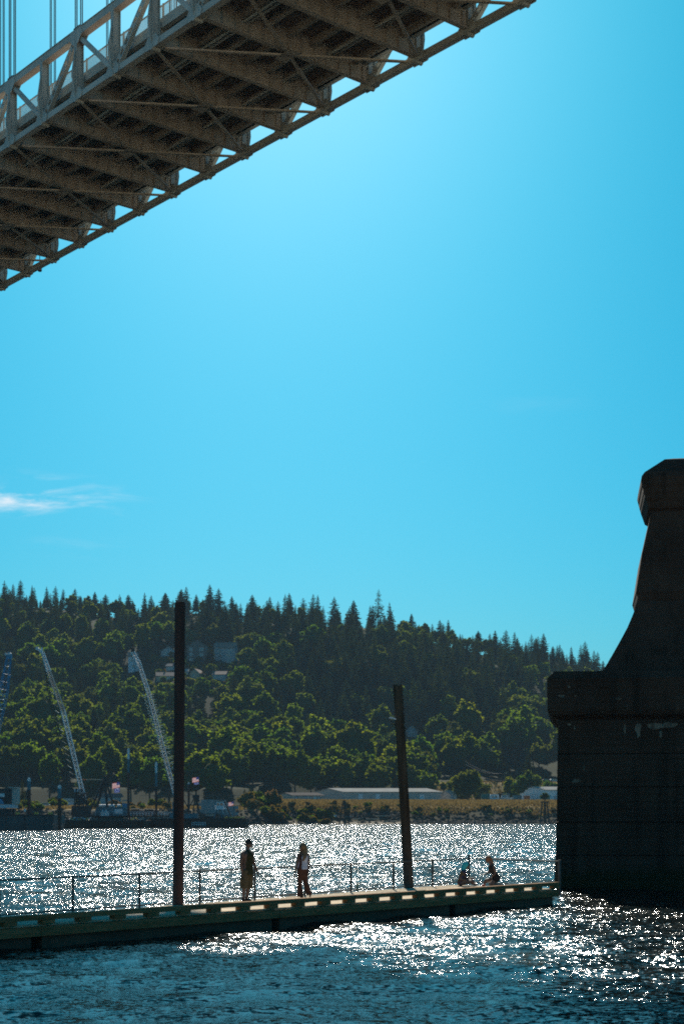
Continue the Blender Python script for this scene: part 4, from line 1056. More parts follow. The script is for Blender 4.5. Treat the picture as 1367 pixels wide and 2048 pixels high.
# black gantry with flags
c = P(205, 1610, 334); ga = thing('a_frame_gantry', 'black A frame gantry with a horizontal spar beside the blue deckhouse', 'gantry', (c.x, c.y, zu))
q = lambda px, py, dy=0: loc_at(ga, px, py, 334, dy)
for px, py, dy in ((178, 1612, -1), (189, 1618, 1.2), (217, 1608, -1), (231, 1607, 1.2)):
    MB().beam(q(210, 1553, 0), q(px, 1631, dy), 0.35, 0.35).build('leg', M['black'], ga)
m = MB()
for a_, b_ in (((190, 1595), (196, 1605)), ((188, 1600), (201, 1590)), ((184, 1612), (194, 1612)), ((196, 1580), (203, 1588)), ((199, 1572), (207, 1574))): m.beam(q(*a_), q(*b_), 0.2, 0.2)
m.build('cross_brace', M['black'], ga)
MB().beam(q(172, 1559), q(207, 1559), 0.22, 0.22).build('spar', M['siding_tan'], ga); MB().beam(q(165, 1559), q(172, 1559), 0.26, 0.26).build('spar_end', M['orange'], ga)
MB().tube(q(182, 1559.6), q(182, 1600), 0.05, n=5).build('fall_rope', M['rope'], ga)

def flag_mat(kind):
    m = bpy.data.materials.new('flag_cloth'); m.use_nodes = True; t = m.node_tree; n = t.nodes; b = n['Principled BSDF']; b.inputs['Roughness'].default_value = 0.9
    co = n.new('ShaderNodeTexCoord'); sp = n.new('ShaderNodeSeparateXYZ'); t.links.new(co.outputs['UV'], sp.inputs[0])
    if kind == 'stripes':
        ml = n.new('ShaderNodeMath'); ml.operation = 'MULTIPLY'; ml.inputs[1].default_value = 6.5; t.links.new(sp.outputs['Y'], ml.inputs[0])
        fr = n.new('ShaderNodeMath'); fr.operation = 'FRACT'; t.links.new(ml.outputs[0], fr.inputs[0])
        gt = n.new('ShaderNodeMath'); gt.operation = 'GREATER_THAN'; gt.inputs[1].default_value = 0.5; t.links.new(fr.outputs[0], gt.inputs[0])
        mx = n.new('ShaderNodeMix'); mx.data_type = 'RGBA'; mx.inputs['A'].default_value = (0.6, 0.03, 0.05, 1); mx.inputs['B'].default_value = (0.8, 0.8, 0.8, 1); t.links.new(gt.outputs[0], mx.inputs['Factor'])
        a = n.new('ShaderNodeMath'); a.operation = 'GREATER_THAN'; a.inputs[1].default_value = 0.6; t.links.new(sp.outputs['X'], a.inputs[0])
        c2 = n.new('ShaderNodeMath'); c2.operation = 'GREATER_THAN'; c2.inputs[1].default_value = 0.46; t.links.new(sp.outputs['Y'], c2.inputs[0])
        an = n.new('ShaderNodeMath'); an.operation = 'MULTIPLY'; t.links.new(a.outputs[0], an.inputs[0]); t.links.new(c2.outputs[0], an.inputs[1])
        vo = n.new('ShaderNodeTexVoronoi'); vo.inputs['Scale'].default_value = 14; t.links.new(co.outputs['UV'], vo.inputs['Vector'])
        st_ = n.new('ShaderNodeMath'); st_.operation = 'LESS_THAN'; st_.inputs[1].default_value = 0.2; t.links.new(vo.outputs['Distance'], st_.inputs[0])
        ca = n.new('ShaderNodeMix'); ca.data_type = 'RGBA'; ca.inputs['A'].default_value = (0.02, 0.03, 0.18, 1); ca.inputs['B'].default_value = (0.8, 0.8, 0.8, 1); t.links.new(st_.outputs[0], ca.inputs['Factor'])
        m2 = n.new('ShaderNodeMix'); m2.data_type = 'RGBA'; t.links.new(an.outputs[0], m2.inputs['Factor']); t.links.new(mx.outputs['Result'], m2.inputs['A']); t.links.new(ca.outputs['Result'], m2.inputs['B'])
        out = m2.outputs['Result']
    else:
        nz = n.new('ShaderNodeTexNoise'); nz.inputs['Scale'].default_value = 5; t.links.new(co.outputs['UV'], nz.inputs['Vector'])
        gt = n.new('ShaderNodeMath'); gt.operation = 'GREATER_THAN'; gt.inputs[1].default_value = 0.56; t.links.new(nz.outputs['Fac'], gt.inputs[0])
        mx = n.new('ShaderNodeMix'); mx.data_type = 'RGBA'; mx.inputs['A'].default_value = (0.02, 0.05, 0.28, 1); mx.inputs['B'].default_value = (0.6, 0.6, 0.65, 1); t.links.new(gt.outputs[0], mx.inputs['Factor'])
        out = mx.outputs['Result']
    t.links.new(out, b.inputs['Base Color'])
    tr = n.new('ShaderNodeBsdfTranslucent'); t.links.new(out, tr.inputs['Color']); ms = n.new('ShaderNodeMixShader'); ms.inputs[0].default_value = 0.3
    t.links.new(b.outputs[0], ms.inputs[1]); t.links.new(tr.outputs[0], ms.inputs[2]); t.links.new(ms.outputs[0], n['Material Output'].inputs['Surface'])
    return m
FM = {'stripes': flag_mat('stripes'), 'blue': flag_mat('blue')}
def cloth(name, mt, parent, x_hoist, z_top, w, h, droop):
    nx, nz_ = 14, 8; vs = []; uv = []
    for j in range(nz_ + 1):
        for i in range(nx + 1):
            u, v = i / nx, j / nz_
            vs.append((x_hoist - w * u, 0.16 * math.sin(u * 7 + v) * u, z_top - h * v - droop * u * u + 0.05 * math.sin(u * 9))); uv.append((1 - u, 1 - v))
    fs = [(j * (nx + 1) + i, j * (nx + 1) + i + 1, (j + 1) * (nx + 1) + i + 1, (j + 1) * (nx + 1) + i) for j in range(nz_) for i in range(nx)]
    me = bpy.data.meshes.new(name); me.from_pydata(vs, [], fs); ul = me.uv_layers.new(name='UVMap')
    for l in me.loops: ul.data[l.index].uv = uv[l.vertex_index]
    me.materials.append(mt); me.polygons.foreach_set('use_smooth', [True] * len(fs)); return put(name, me, parent)
def flagpole(px, ybase, ytop, d, flags, lab, zb):
    c = P(px, ybase, d); s = d / F; t = thing('flagpole', lab, 'flag', (c.x, c.y, zb))
    zt_ = P(px, ytop, d).z - zb
    MB().tube((0, 0, 0), (0, 0, zt_), 0.05, 0.03, n=8).build('pole', M['black'], t)
    for kind, w, y0, y1, dr in flags:
        z0_ = P(px, y0, d).z - zb; z1_ = P(px, y1, d).z - zb
        cloth('flag', FM[kind], t, -0.05, z0_, w * s, z0_ - z1_, dr)
    return t
flagpole(240, 1631, 1563, 336, [('stripes', 15, 1564.5, 1575, 0.35), ('blue', 11, 1576, 1585, 0.12)], 'flagpole with striped flag over a blue flag by the gantry', zu)
flagpole(398, 1631, 1552, 338, [('stripes', 13, 1554, 1563.5, 0.3), ('blue', 9.5, 1564.5, 1569, 0.1)], 'flagpole with striped flag over a blue flag right of the steel pile', zr_)

# deckhouse on the blue barge
c = P(220, 1632, 333); dh = thing('deckhouse', 'teal blue deckhouse with sloping front and white tanks', 'deckhouse', (c.x, c.y, zu))
q = lambda px, py, dy=0: loc_at(dh, px, py, 333, dy)
pf = [q(185, 1631.5), q(254, 1631.5), q(254, 1614), q(195, 1614)]
MB().prism([(v.x, max(v.z, 0.01)) for v in pf], 'y', 0, 4).build('house', M['teal'], dh)
a, b = q(244, 1614), q(256, 1607); MB().bx(a.x, b.x, 0.3, 2.5, a.z, b.z).build('wheelhouse', M['blue'], dh)
a, b = q(244, 1604.6), q(257, 1599.5); MB().bx(a.x, b.x, 0.2, 2.7, a.z + 0.27, b.z).build('awning', M['roof_metal'], dh)
for x in (245, 256): a, b = q(x, 1607), q(x, 1604); MB().bx(a.x - 0.05, a.x + 0.05, 0.3, 0.4, a.z, b.z + 0.2).build('awning_post', M['white'], dh)
for x in (200, 208, 216, 224, 236): a = q(x, 1614); MB().tube(a + Vector((-0.3, 1, 0.28)), a + Vector((0.45, 1, 0.28)), 0.27, n=12).build('tank', M['white'], dh)
a, b = q(203, 1630), q(219, 1622); MB().bx(a.x, b.x, -0.9, -0.02, 0.02, b.z).build('locker', M['white'], dh)
for x in (206, 213): a = q(x, 1621.9); MB().tube(a + Vector((0, -0.45, 0)), a + Vector((0, -0.45, 0.25)), 0.22, n=10).build('locker_vent', M['white'], dh)
a, b = q(229, 1627.5), q(246, 1618.5); MB().bx(a.x, b.x, -0.08, -0.01, a.z, b.z).build('name_board', M['white'], dh)
a = q(220, 1632); m = MB()
for i in range(9): x = q(184 + i * 9, 1632).x; m.tube((x, -1.1, 0.0), (x, -1.1, 0.95), 0.035, n=5)
m.tube((q(184, 1632).x, -1.1, 0.95), (q(256, 1632).x, -1.1, 0.95), 0.035, n=5); m.build('handrail', M['pale_blue'], dh)
# boiler-like rusty tank, and white railing
c = P(288, 1632, 336); bt = thing('rusty_tank', 'long rust brown tank lying behind the white railing', 'tank', (c.x, c.y, zu))
s = 336 / F; MB().tube((-26 * s, 1, 0.75), (29 * s, 1, 0.75), 0.62, n=18).build('shell', M['rust_pile'], bt)
for x in (-20, 0, 22): MB().bx(x * s - 0.2, x * s + 0.2, 0.5, 1.5, 0, 0.35).build('cradle', M['black'], bt)
m = MB(); m.tube((-26 * s, 1, 1.5), (-10 * s, 1, 1.5), 0.12, n=8); m.tube((0, 1, 1.45), (18 * s, 1, 1.45), 0.1, n=8); m.build('pipe', M['siding_tan'], bt)
def railing(lab, px0, px1, y0, y1, d, zb, n_):
    a, b = P(px0, y0, d), P(px1, y0, d); t = thing('deck_railing', lab, 'railing', (a.x, d, zb)); L = b.x - a.x; h = (y1 - y0) * d / F
    pmn = MB().bx(-0.05, 0.05, -0.05, 0.05, 0, h).mesh('stanchion', M['white'])
    for i in range(n_): put('stanchion', pmn, t, (L * i / (n_ - 1), 0, 0))
    for z in (h, h * 0.52): MB().bx(-0.05, L + 0.05, -0.04, 0.04, z - 0.05, z + 0.05).build('rail', M['white'], t)
railing('white deck railing between the two thin spuds', 256, 341, 1623, 1631, 334, zu, 15)
railing('white deck railing right of the steel pile', 367, 394, 1621, 1629, 336, zr_, 8)
railing('white gangway frame hung on the side of the right hand barge', 384, 411, 1640, 1648, 333.6, 0.35, 7)
# control tower with splayed legs
c = P(440, 1636, 336); ct = thing('control_tower', 'white control cabin on four splayed legs', 'control cabin', (c.x, c.y, zr_))
q = lambda px, py, dy=0: loc_at(ct, px, py, 336, dy)
a, b = q(433, 1618.5), q(448.5, 1603); MB().bx(a.x, b.x, -0.8, 0.8, a.z, b.z).build('cabin', M['white'], ct)
for x0, x1 in ((434.5, 438.5), (441, 446.5)): a, b = q(x0, 1611), q(x1, 1606); MB().bx(a.x, b.x, -0.84, -0.8, a.z, b.z).build('window', M['glass'], ct)
a, b = q(430, 1618.6), q(452, 1617.6); MB().bx(a.x, b.x, -1.1, 1.1, a.z - 0.1, a.z - 0.003).build('platform', M['pale_blue'], ct)
m = MB()
for x in (430, 452):
    a = q(x, 1618); m.tube(a + Vector((0, -1.05, 0)), a + Vector((0, -1.05, 0.75)), 0.05, n=6); m.tube(a + Vector((0, 1.05, 0)), a + Vector((0, 1.05, 0.75)), 0.05, n=6); m.tube(a + Vector((0, -1.05, 0.7)), a + Vector((0, 1.05, 0.7)), 0.05, n=6)
m.build('guard_rail', M['white'], ct)
a, b = q(432, 1603), q(449, 1601.5); MB().bx(a.x, b.x, -0.95, 0.95, a.z + 0.003, b.z).build('roof', M['roof_metal'], ct)
for px, pb, dy in ((434, 429, -1), (439, 437, 1), (443, 445, -1), (448, 453, 1)): MB().beam(q(px, 1619.6, dy * 0.6), q(pb, 1636, dy * 1.3), 0.2, 0.2).build('leg', M['teal'], ct)
m = MB()
for i in range(7): m.beam(q(444 + i * 0.9, 1620.5 + i * 2.1, -1), q(446 + i * 0.9, 1620.5 + i * 2.1, -1), 0.5, 0.06)
m.build('stair', M['white'], ct)
m = MB(); m.tube(q(437, 1601), q(437, 1595), 0.22, n=10); m.tube(q(442, 1601), q(442, 1596), 0.26, n=10); m.tube(q(440, 1601), q(440, 1592), 0.05, n=6); m.build('radar', M['galv'], ct)
c = P(463, 1634, 335.5); sp = thing('slanted_spar', 'slanted dark spar with a small striped flag', 'spar', (c.x, c.y, zr_))
q = lambda px, py, dy=0: loc_at(sp, px, py, 335.5, dy)
MB().beam(q(446, 1597), q(463.5, 1636), 0.3, 0.3).build('spar', M['black'], sp)
MB().tube(q(467.5, 1636), q(467.5, 1602), 0.05, n=6).build('staff', M['black'], sp)
fl = cloth('flag', FM['stripes'], sp, q(467, 1603).x, q(467, 1603.5).z, 10.5 * 335.5 / F, 7.5 * 335.5 / F, 0.2)
# white boom crane, mostly hidden behind the steel pile
d3 = 335.0; c = P(356, 1634, d3); wc = thing('derrick_crane', 'crane with a pale boom studded with V shaped steps behind the steel pile', 'crane', (c.x, c.y, zr_))
q = lambda px, py, dy=0: loc_at(wc, px, py, d3, dy)
a, b = q(340, 1634), q(396, 1627); MB().bx(a.x, b.x, -1.5, 1.5, 0.02, b.z).build('base', M['teal'], wc)
a, b = q(346, 1626.9), q(366, 1604); MB().bx(a.x, b.x, -1.3, 1.3, a.z, b.z).build('machinery_house', M['teal'], wc)
m = MB()
for x0, y0, x1, y1 in ((371, 1627, 390, 1594), (386, 1627, 390, 1594), (400, 1627, 391, 1594), (396, 1627, 394, 1594), (372, 1610, 398, 1610), (368, 1600, 377, 1617)): m.beam(q(x0, y0), q(x1, y1), 0.22, 0.22)
m.build('back_frame', M['black'], wc)
m = MB(); m.box(q(392, 1593), (1.4, 1, 0.7)); m.tube(q(396, 1600, -0.4), q(396, 1600, 0.4), 0.4, n=10); m.build('sheave_block', M['black'], wc)
lattice_boom(wc, q(353, 1600), q(297, 1385), 0.7, 0.75, M['white'], 20, r=0.08)
lattice_boom(wc, q(297, 1385), q(279, 1330), 0.75, 0.75, M['white'], 6, r=0.09)
lattice_boom(wc, q(279, 1330), q(266, 1303), 0.9, 0.5, M['white'], 4, r=0.12)
MB().box(q(266, 1300), (0.7, 0.8, 0.8)).build('boom_head', M['black'], wc)
MB().beam(q(262, 1305), q(276, 1331), 0.2, 0.2).build('jib_strut', M['white'], wc)
for i in range(17):
    u = i / 17; x, y = 299 + 53 * u, 1391 + 176 * u
    m = MB()
    for px0, py0, px1, py1 in ((x - 13, y - 2, x - 5, y + 4), (x - 12.5, y + 5, x - 4, y + 3), (x + 1, y - 1, x + 9, y - 3), (x + 1, y + 1.5, x + 8.5, y + 2.5)): m.beam(q(px0, py0), q(px1, py1), 0.17, 0.17)
    m.build('step', M['cream'], wc)
for k in range(2): MB().tube(q(262 + 3 * k, 1304), q(330 + 8 * k, 1600), 0.05, n=5).build('pendant', M['black'], wc)
# small launch moored by the barge
c = P(417, 1637, 332.5); la = thing('work_launch', 'small launch with a cream cabin roof beside the control tower', 'boat', (c.x, 336.8, zr_))
s = 332.5 / F
MB().loft([[(-1.1, -0.6, 0), (1.2, -0.6, 0), (1.2, 0.6, 0), (-1.1, 0.6, 0)], [(-1.25, -0.75, 0.5), (1.5, -0.7, 0.55), (1.5, 0.7, 0.55), (-1.25, 0.75, 0.5)]]).build('hull', M['black'], la)
MB().bx(-0.9, 1.0, -0.55, 0.55, 0.5, 0.82).build('cabin', M['grey_metal'], la); MB().bx(-1.0, 1.1, -0.65, 0.65, 0.82, 0.98).build('cabin_roof', M['siding_tan'], la)
# scrap heaps on barges
for i, (px, d, zb, lab) in enumerate([(128, 324, zm, 'heap of dark hoses and scrap on the rusty barge end'), (262, 324, zm, 'heap of tan scrap and weeds on the rusty barge'), (160, 324, zm, 'tangle of pale pipes on the rusty barge')]):
    c = P(px, 1641, d); t = thing('scrap_heap', lab, 'scrap', (c.x, d + 0.8, zb)); rr = random.Random(i)
    for k in range(16):
        a = Vector((rr.uniform(-1.8, 1.8), rr.uniform(-0.5, 1.5), rr.uniform(0.05, 0.3))); b2 = a + Vector((rr.uniform(-1, 1), rr.uniform(-0.3, 0.3), rr.uniform(0.0, 0.55)))
        MB().beam(a, b2, rr.uniform(0.08, 0.22), rr.uniform(0.06, 0.18)).build('scrap_piece', rr.choice([M['rust_pile'], M['siding_tan'], M['galv'], M['white'], M['yellow']]), t)

# pile clusters by the shore
def dolphin(px, ytop, ybot, d, lab, topw, spread, platform):
    s = d / F; t = thing('pile_cluster', lab, 'pile cluster', (P(px, ybot, d).x, d, tz(P(px, ybot, d).x, d) if d > 470 else -1.0)); zt_ = HC + (YH - ytop) * s - t.location.z
    for i, (x, y) in enumerate(((-1, 0), (0.1, 0.8), (1, 0), (0.2, -0.7))):
        MB().tube((x * spread, y * spread, -0.5), (x * topw, y * topw, zt_), 0.24, 0.2, n=10).build('pile', M['wood_pile'], t)
    if platform: MB().bx(-1.2, 1.2, -1, 1, zt_, zt_ + 0.3).build('platform', M['wood_pile'], t)
    else: MB().bx(-0.45, 0.45, -0.4, 0.4, zt_ - 0.5, zt_ + 0.2).build('wrap', M['wood_pile'], t)
    return t, zt_
dolphin(688, 1602, 1648, 462, 'tripod of dark timber piles standing at the beach', 0.25, 1.7, False)
dd_, zz_ = dolphin(1088, 1605, 1637, 472, 'cluster of dark piles with a bushy platform beside the pier', 0.7, 1.5, True)
# white skiff on the beach
c = ground_at(666, 474); t = thing('skiff', 'small white skiff lying on the bank left of the tripod', 'boat', c + Vector((0, 0, 0.05)))
MB().loft([[(-0.9, 0.2, 0), (0.8, 0.2, 0), (0.8, 0.7, 0), (-0.9, 0.7, 0)], [(-1.0, 0, 0.55), (1.15, 0.45, 0.7), (1.15, 0.5, 0.7), (-1.0, 0.9, 0.55)]]).build('hull', M['white'], t)
MB().bx(-0.2, 0.1, 0.05, 0.85, 0.5, 0.55).build('thwart', M['siding_tan'], t)
for i, (px, d, L, rz) in enumerate([(745, 472, 4, 0.1), (760, 476, 6, -0.05), (720, 474, 5, 0.15), (780, 471, 3, 0.0), (702, 478, 4, 0.3)]):
    c = ground_at(px, d); o = MB().tube((-L / 2, 0, 0.15), (L / 2, 0, 0.2), 0.2, 0.14, n=9).build('driftwood_log', M['siding_tan'], None, c); o.rotation_euler = (0, 0, rz)
    tag(o, 'bleached driftwood log lying on the bank right of the tripod', 'log', 'driftwood logs')

# ------------------------------------------------------------------ vegetation
def crown_mesh(name, seed, mtl, rx=5.5, rz=6.0, base=3.0, nclump=40, per=44, leaf=0.95, shell=0.55, dense=False):
    g = np.random.default_rng(seed); vs = []; fs = []
    k = 0
    # lumpy crown: random big lobes give an uneven outline
    lobes = g.normal(size=(7, 3)); lobes /= np.linalg.norm(lobes, axis=1)[:, None]; amp = g.uniform(-0.22, 0.26, 7)
    cz = base + rz
    nn, mm = 14, 9                                     # uneven solid heart, dark and added to block light through the crown
    def fat(v): return 1 + sum(amp[i] * max(0, float(v @ lobes[i])) ** 2 for i in range(7))
    for jj in range(mm + 1):
        tt = math.pi * jj / mm
        for ii in range(nn):
            qq = 2 * math.pi * ii / nn; v = np.array([math.sin(tt) * math.cos(qq), math.sin(tt) * math.sin(qq), math.cos(tt)])
            vs.append(v * np.array([rx, rx, rz]) * 0.66 * fat(v) * g.uniform(0.86, 1.08) + np.array([0, 0, cz]))
    for jj in range(mm):
        for ii in range(nn): fs.append((jj * nn + ii, jj * nn + (ii + 1) % nn, (jj + 1) * nn + (ii + 1) % nn, (jj + 1) * nn + ii))
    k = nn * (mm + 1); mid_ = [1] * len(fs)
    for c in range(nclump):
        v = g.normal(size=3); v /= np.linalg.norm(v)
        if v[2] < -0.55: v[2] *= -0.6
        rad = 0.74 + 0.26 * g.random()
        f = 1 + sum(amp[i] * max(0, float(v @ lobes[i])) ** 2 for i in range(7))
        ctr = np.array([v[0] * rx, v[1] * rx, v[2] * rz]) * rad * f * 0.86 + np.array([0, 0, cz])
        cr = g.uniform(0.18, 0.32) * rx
        # dark heart of the clump: a small uneven ball added to block light
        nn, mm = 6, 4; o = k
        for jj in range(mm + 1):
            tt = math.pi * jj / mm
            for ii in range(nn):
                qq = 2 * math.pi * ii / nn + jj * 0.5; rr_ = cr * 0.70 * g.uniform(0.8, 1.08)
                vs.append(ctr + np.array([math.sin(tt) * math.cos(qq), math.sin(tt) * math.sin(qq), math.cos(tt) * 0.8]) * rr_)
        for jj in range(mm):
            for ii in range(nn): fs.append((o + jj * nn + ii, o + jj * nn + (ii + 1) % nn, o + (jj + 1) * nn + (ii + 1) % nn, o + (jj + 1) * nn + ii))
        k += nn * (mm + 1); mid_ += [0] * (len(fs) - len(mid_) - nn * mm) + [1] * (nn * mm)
        for _ in range(per):
            u = g.normal(size=3); u /= np.linalg.norm(u)
            p = ctr + u * cr * g.uniform(0.55, 1.05) * np.array([1, 1, 0.8])
            nrm = u * 0.8 + g.normal(size=3) * 0.6; nrm /= np.linalg.norm(nrm)
            a = np.cross(nrm, [0.3, 0.2, 1]); a /= np.linalg.norm(a) + 1e-9; b2 = np.cross(nrm, a)
            s = leaf * g.uniform(0.45, 1.0); s2 = s * g.uniform(0.5, 0.9)
            vs += [p - a * s * 0.5, p + b2 * s2 * 0.5, p + a * s * 0.5, p - b2 * s2 * 0.5]
            fs.append((k, k + 1, k + 2, k + 3)); k += 4
    me = bpy.data.meshes.new(name); me.from_pydata([tuple(v) for v in vs], [], fs); me.materials.append(mtl); me.materials.append(M['leaf_shade_core']); me.polygons.foreach_set('material_index', mid_ + [0] * (len(fs) - len(mid_))); me.update(); return me
def trunk_mesh(name, seed, base=3.0, top=9.0, r=0.35, spread=3.0):
    g = random.Random(seed); m = MB(); m.tube((0, 0, -1.5), (0.1, 0, base), r, r * 0.75, n=8, cap=False); m.tube((0.1, 0, base), (0.2, 0.2, top), r * 0.75, r * 0.25, n=7, cap=False)
    for i in range(5):
        an = i * 1.26 + g.random(); z = base + (top - base) * (0.1 + 0.12 * i)
        m.tube((0.1, 0, z), (math.cos(an) * spread, math.sin(an) * spread, z + spread * g.uniform(0.6, 1.1)), r * 0.4, r * 0.1, n=5, cap=False)
    return m.mesh(name, M['bark'], fix=False)
def conifer_mesh(name, seed, mtl, H=30.0, Rb=4.2, z0=2.5, sparse=1.0, tiers=34, lean=0.0):
    g = np.random.default_rng(seed); vs = []; fs = []; k = 0
    for i in range(tiers):
        u = i / (tiers - 1); z = z0 + (H - z0) * u ** 0.93
        rad = Rb * ((1 - u) ** 0.66) * g.uniform(0.66, 1.18) + 0.3
        nb_ = max(4, int((9 - 4 * u) * sparse)); ph = g.random() * 6.28
        for j in range(nb_):
            an = ph + 6.283 * j / nb_ + g.normal() * 0.2; L = rad * g.uniform(0.6, 1.12)
            dv = np.array([math.cos(an), math.sin(an), 0]); sv = np.array([-math.sin(an), math.cos(an), 0])
            droop = g.uniform(0.16, 0.42); w = L * g.uniform(0.26, 0.4) + 0.12
            st_ = np.array([0, 0, z]); pieces = 3
            for q_ in range(pieces):
                t0, t1 = q_ / pieces, (q_ + 1) / pieces + 0.06
                a = st_ + dv * L * t0 + np.array([0, 0, -droop * L * t0 ** 1.5 + g.normal() * 0.06]); b2 = st_ + dv * L * t1 + np.array([0, 0, -droop * L * t1 ** 1.5 + (0.14 * L if q_ == pieces - 1 else 0) + g.normal() * 0.08])
                w0 = w * (0.35 + 1.1 * t0) if q_ == 0 else w * (1.05 - 0.35 * t0); w1 = w * (1.0 - 0.85 * (q_ + 1) / pieces) + 0.05
                tilt = np.array([0, 0, -0.28 * w])
                vs += [a - sv * w0 + tilt, a + sv * w0 + tilt * g.uniform(0.2, 1.4), b2 + sv * w1 + tilt * 0.4, b2 - sv * w1 + tilt * 0.4, ]
                fs.append((k, k + 1, k + 2, k + 3)); k += 4
                # hanging twig
                if g.random() < 0.8:
                    c = (a + b2) / 2; hgt = g.uniform(0.3, 0.75) * (0.6 + 0.5 * rad / Rb); o = sv * g.uniform(-1, 1) * w0 * 0.7
                    vs += [c + o - dv * 0.3 * L / 2, c + o + dv * 0.3 * L / 2, c + o + dv * 0.12 * L - np.array([0, 0, hgt]), c + o - dv * 0.12 * L - np.array([0, 0, hgt])]
                    fs.append((k, k + 1, k + 2, k + 3)); k += 4
    vs += [np.array([0.12, 0, H - 0.8]), np.array([-0.12, 0.05, H - 0.8]), np.array([0, 0, H + 0.9])]; fs.append((k, k + 1, k + 2)); k += 3
    me = bpy.data.meshes.new(name); me.from_pydata([tuple(v) for v in vs], [], fs); me.materials.append(mtl); me.update(); return me
LEAF = ['leaf_a', 'leaf_b', 'leaf_c']
DEC = []
for i in range(9):
    rx, rz = [(5.5, 6.0), (6.5, 6.2), (5.0, 7.5), (6.8, 5.4), (5.8, 6.6), (4.6, 6.8), (7.2, 6.4), (5.2, 5.6), (6.0, 7.0)][i]
    DEC.append((crown_mesh('crown', 100 + i, M[LEAF[[0, 1, 0, 2, 0, 1, 2, 0, 1][i]]], rx, rz, 2.4), trunk_mesh('trunk', 200 + i, 3.0, 9.5), 2.4 + 2 * rz, rx))
CON = []
for i in range(7):
    H, Rb = [(28, 6.2), (31, 5.8), (25, 6.2), (33, 6.8), (28, 4.8), (23, 5.2), (30, 7.2)][i]
    cm_ = conifer_mesh('crown', 300 + i, M['needle'], H, Rb, 2.0 + i % 3, sparse=[1, 1, 1.1, 0.9, 1, 1.1, 0.85][i])
    CON.append((cm_, MB().tube((0, 0, -1.5), (0, 0, H * 0.97), 0.42, 0.05, n=7, cap=False).mesh('trunk', M['bark'], fix=False), H, Rb))

def plant(kind, idx, pos, sc, label, name, cat='tree', group=None, mtl=None, sz=None):
    cr_, tr_, H, Rr = (DEC if kind == 'd' else CON)[idx]
    t = thing(name, label, cat, pos, R.uniform(0, 6.28), group); wx = (R.uniform(1.1, 1.6) if pos[1] > 900 else R.uniform(0.9, 1.35)) if kind == 'c' else R.uniform(0.9, 1.15)
    t.scale = (sc * wx, sc * wx, sz or sc); t.rotation_euler = (R.gauss(0, 0.022), R.gauss(0, 0.022), t.rotation_euler.z)
    put('trunk', tr_, t)
    c_ = put('crown', cr_ if mtl is None else mtl, t)
    return t
def covers(px, ytop, ybase, hw, d):
    for a, b, y0, y1, dk in KEEP:
        if d < dk + 6 and px + hw > a and px - hw < b and ytop < y1 - 1 and ybase > y0: return True
    return False
KEEP.append((884, 1115, 1556, 1572, 640))      # open golden embankment
def p_dec(px, py):
    """share of broadleaved trees by place on the hill (rows of the photo where the foot of the tree shows)"""
    if py > 1525: return 0.92
    if px < 360:
        return 0.22 if py < 1290 else (0.6 if py < 1370 else (0.7 if py < 1440 else 0.88))
    if px < 610:
        if py < 1300: return 0.2
        if py < 1400: return 0.7 if 470 < px < 600 else 0.3
        return 0.35 if py < 1455 else 0.88
    if px > 1040 and py > 1370: return 0.6
    if 760 < px and py < 1315: return 0.3
    return 0.12 if py < 1490 else 0.7
cand = []
g = random.Random(21)
for row, d in enumerate(np.concatenate([np.linspace(596, 1000, 42)])):
    stepm = 8.8 if d > 800 else 9.6
    n_ = int(1800 * d / F / stepm)
    for i in range(n_):
        px = -200 + 1800 * (i + g.uniform(0.05, 0.95)) / n_; dd2 = d + g.uniform(-4.5, 4.5)
        x = (px - CX) * dd2 / F; z = tz(x, dd2)
        cand.append([px, dd2, x, z, YH - (z - HC) * F / dd2])
def band(px, d): return None
dec_i, con_i, fill = [], [], []
for px, d, x, z, py in cand:
    dec = g.random() < p_dec(px, py)
    big = g.random()
    if dec and g.random() < 0.42: continue
    if not dec and d > 915 and g.random() < 0.15: continue
    if dec: idx = g.randrange(9); sc = g.triangular(0.6, 1.3, 0.95) * (1.22 if py > 1440 else (0.7 if d > 900 else 1.02)); H = DEC[idx][2] * sc; hw = DEC[idx][3] * sc * F / d
    else: idx = g.randrange(7); sc = (g.triangular(0.22, 0.9, 0.36) * 0.72) if d > 900 else g.triangular(0.38, 1.0, 0.6) * 0.9; H = CON[idx][2] * sc; hw = CON[idx][3] * sc * 0.6 * F / d
    ytop = py - H * F / d
    if covers(px, ytop, py, hw * 0.85, d):
        # leave a lower shrub instead, when that keeps the view open
        H2 = 4.0
        if covers(px, py - H2 * F / d + 5, py, hw * 0.3, d): continue
        dec = True; idx = g.randrange(9); sc = 0.28
        ytop = py - DEC[idx][2] * sc * F / d
    (dec_i if dec else con_i).append((ytop, px, d, x, z, idx, sc, py))
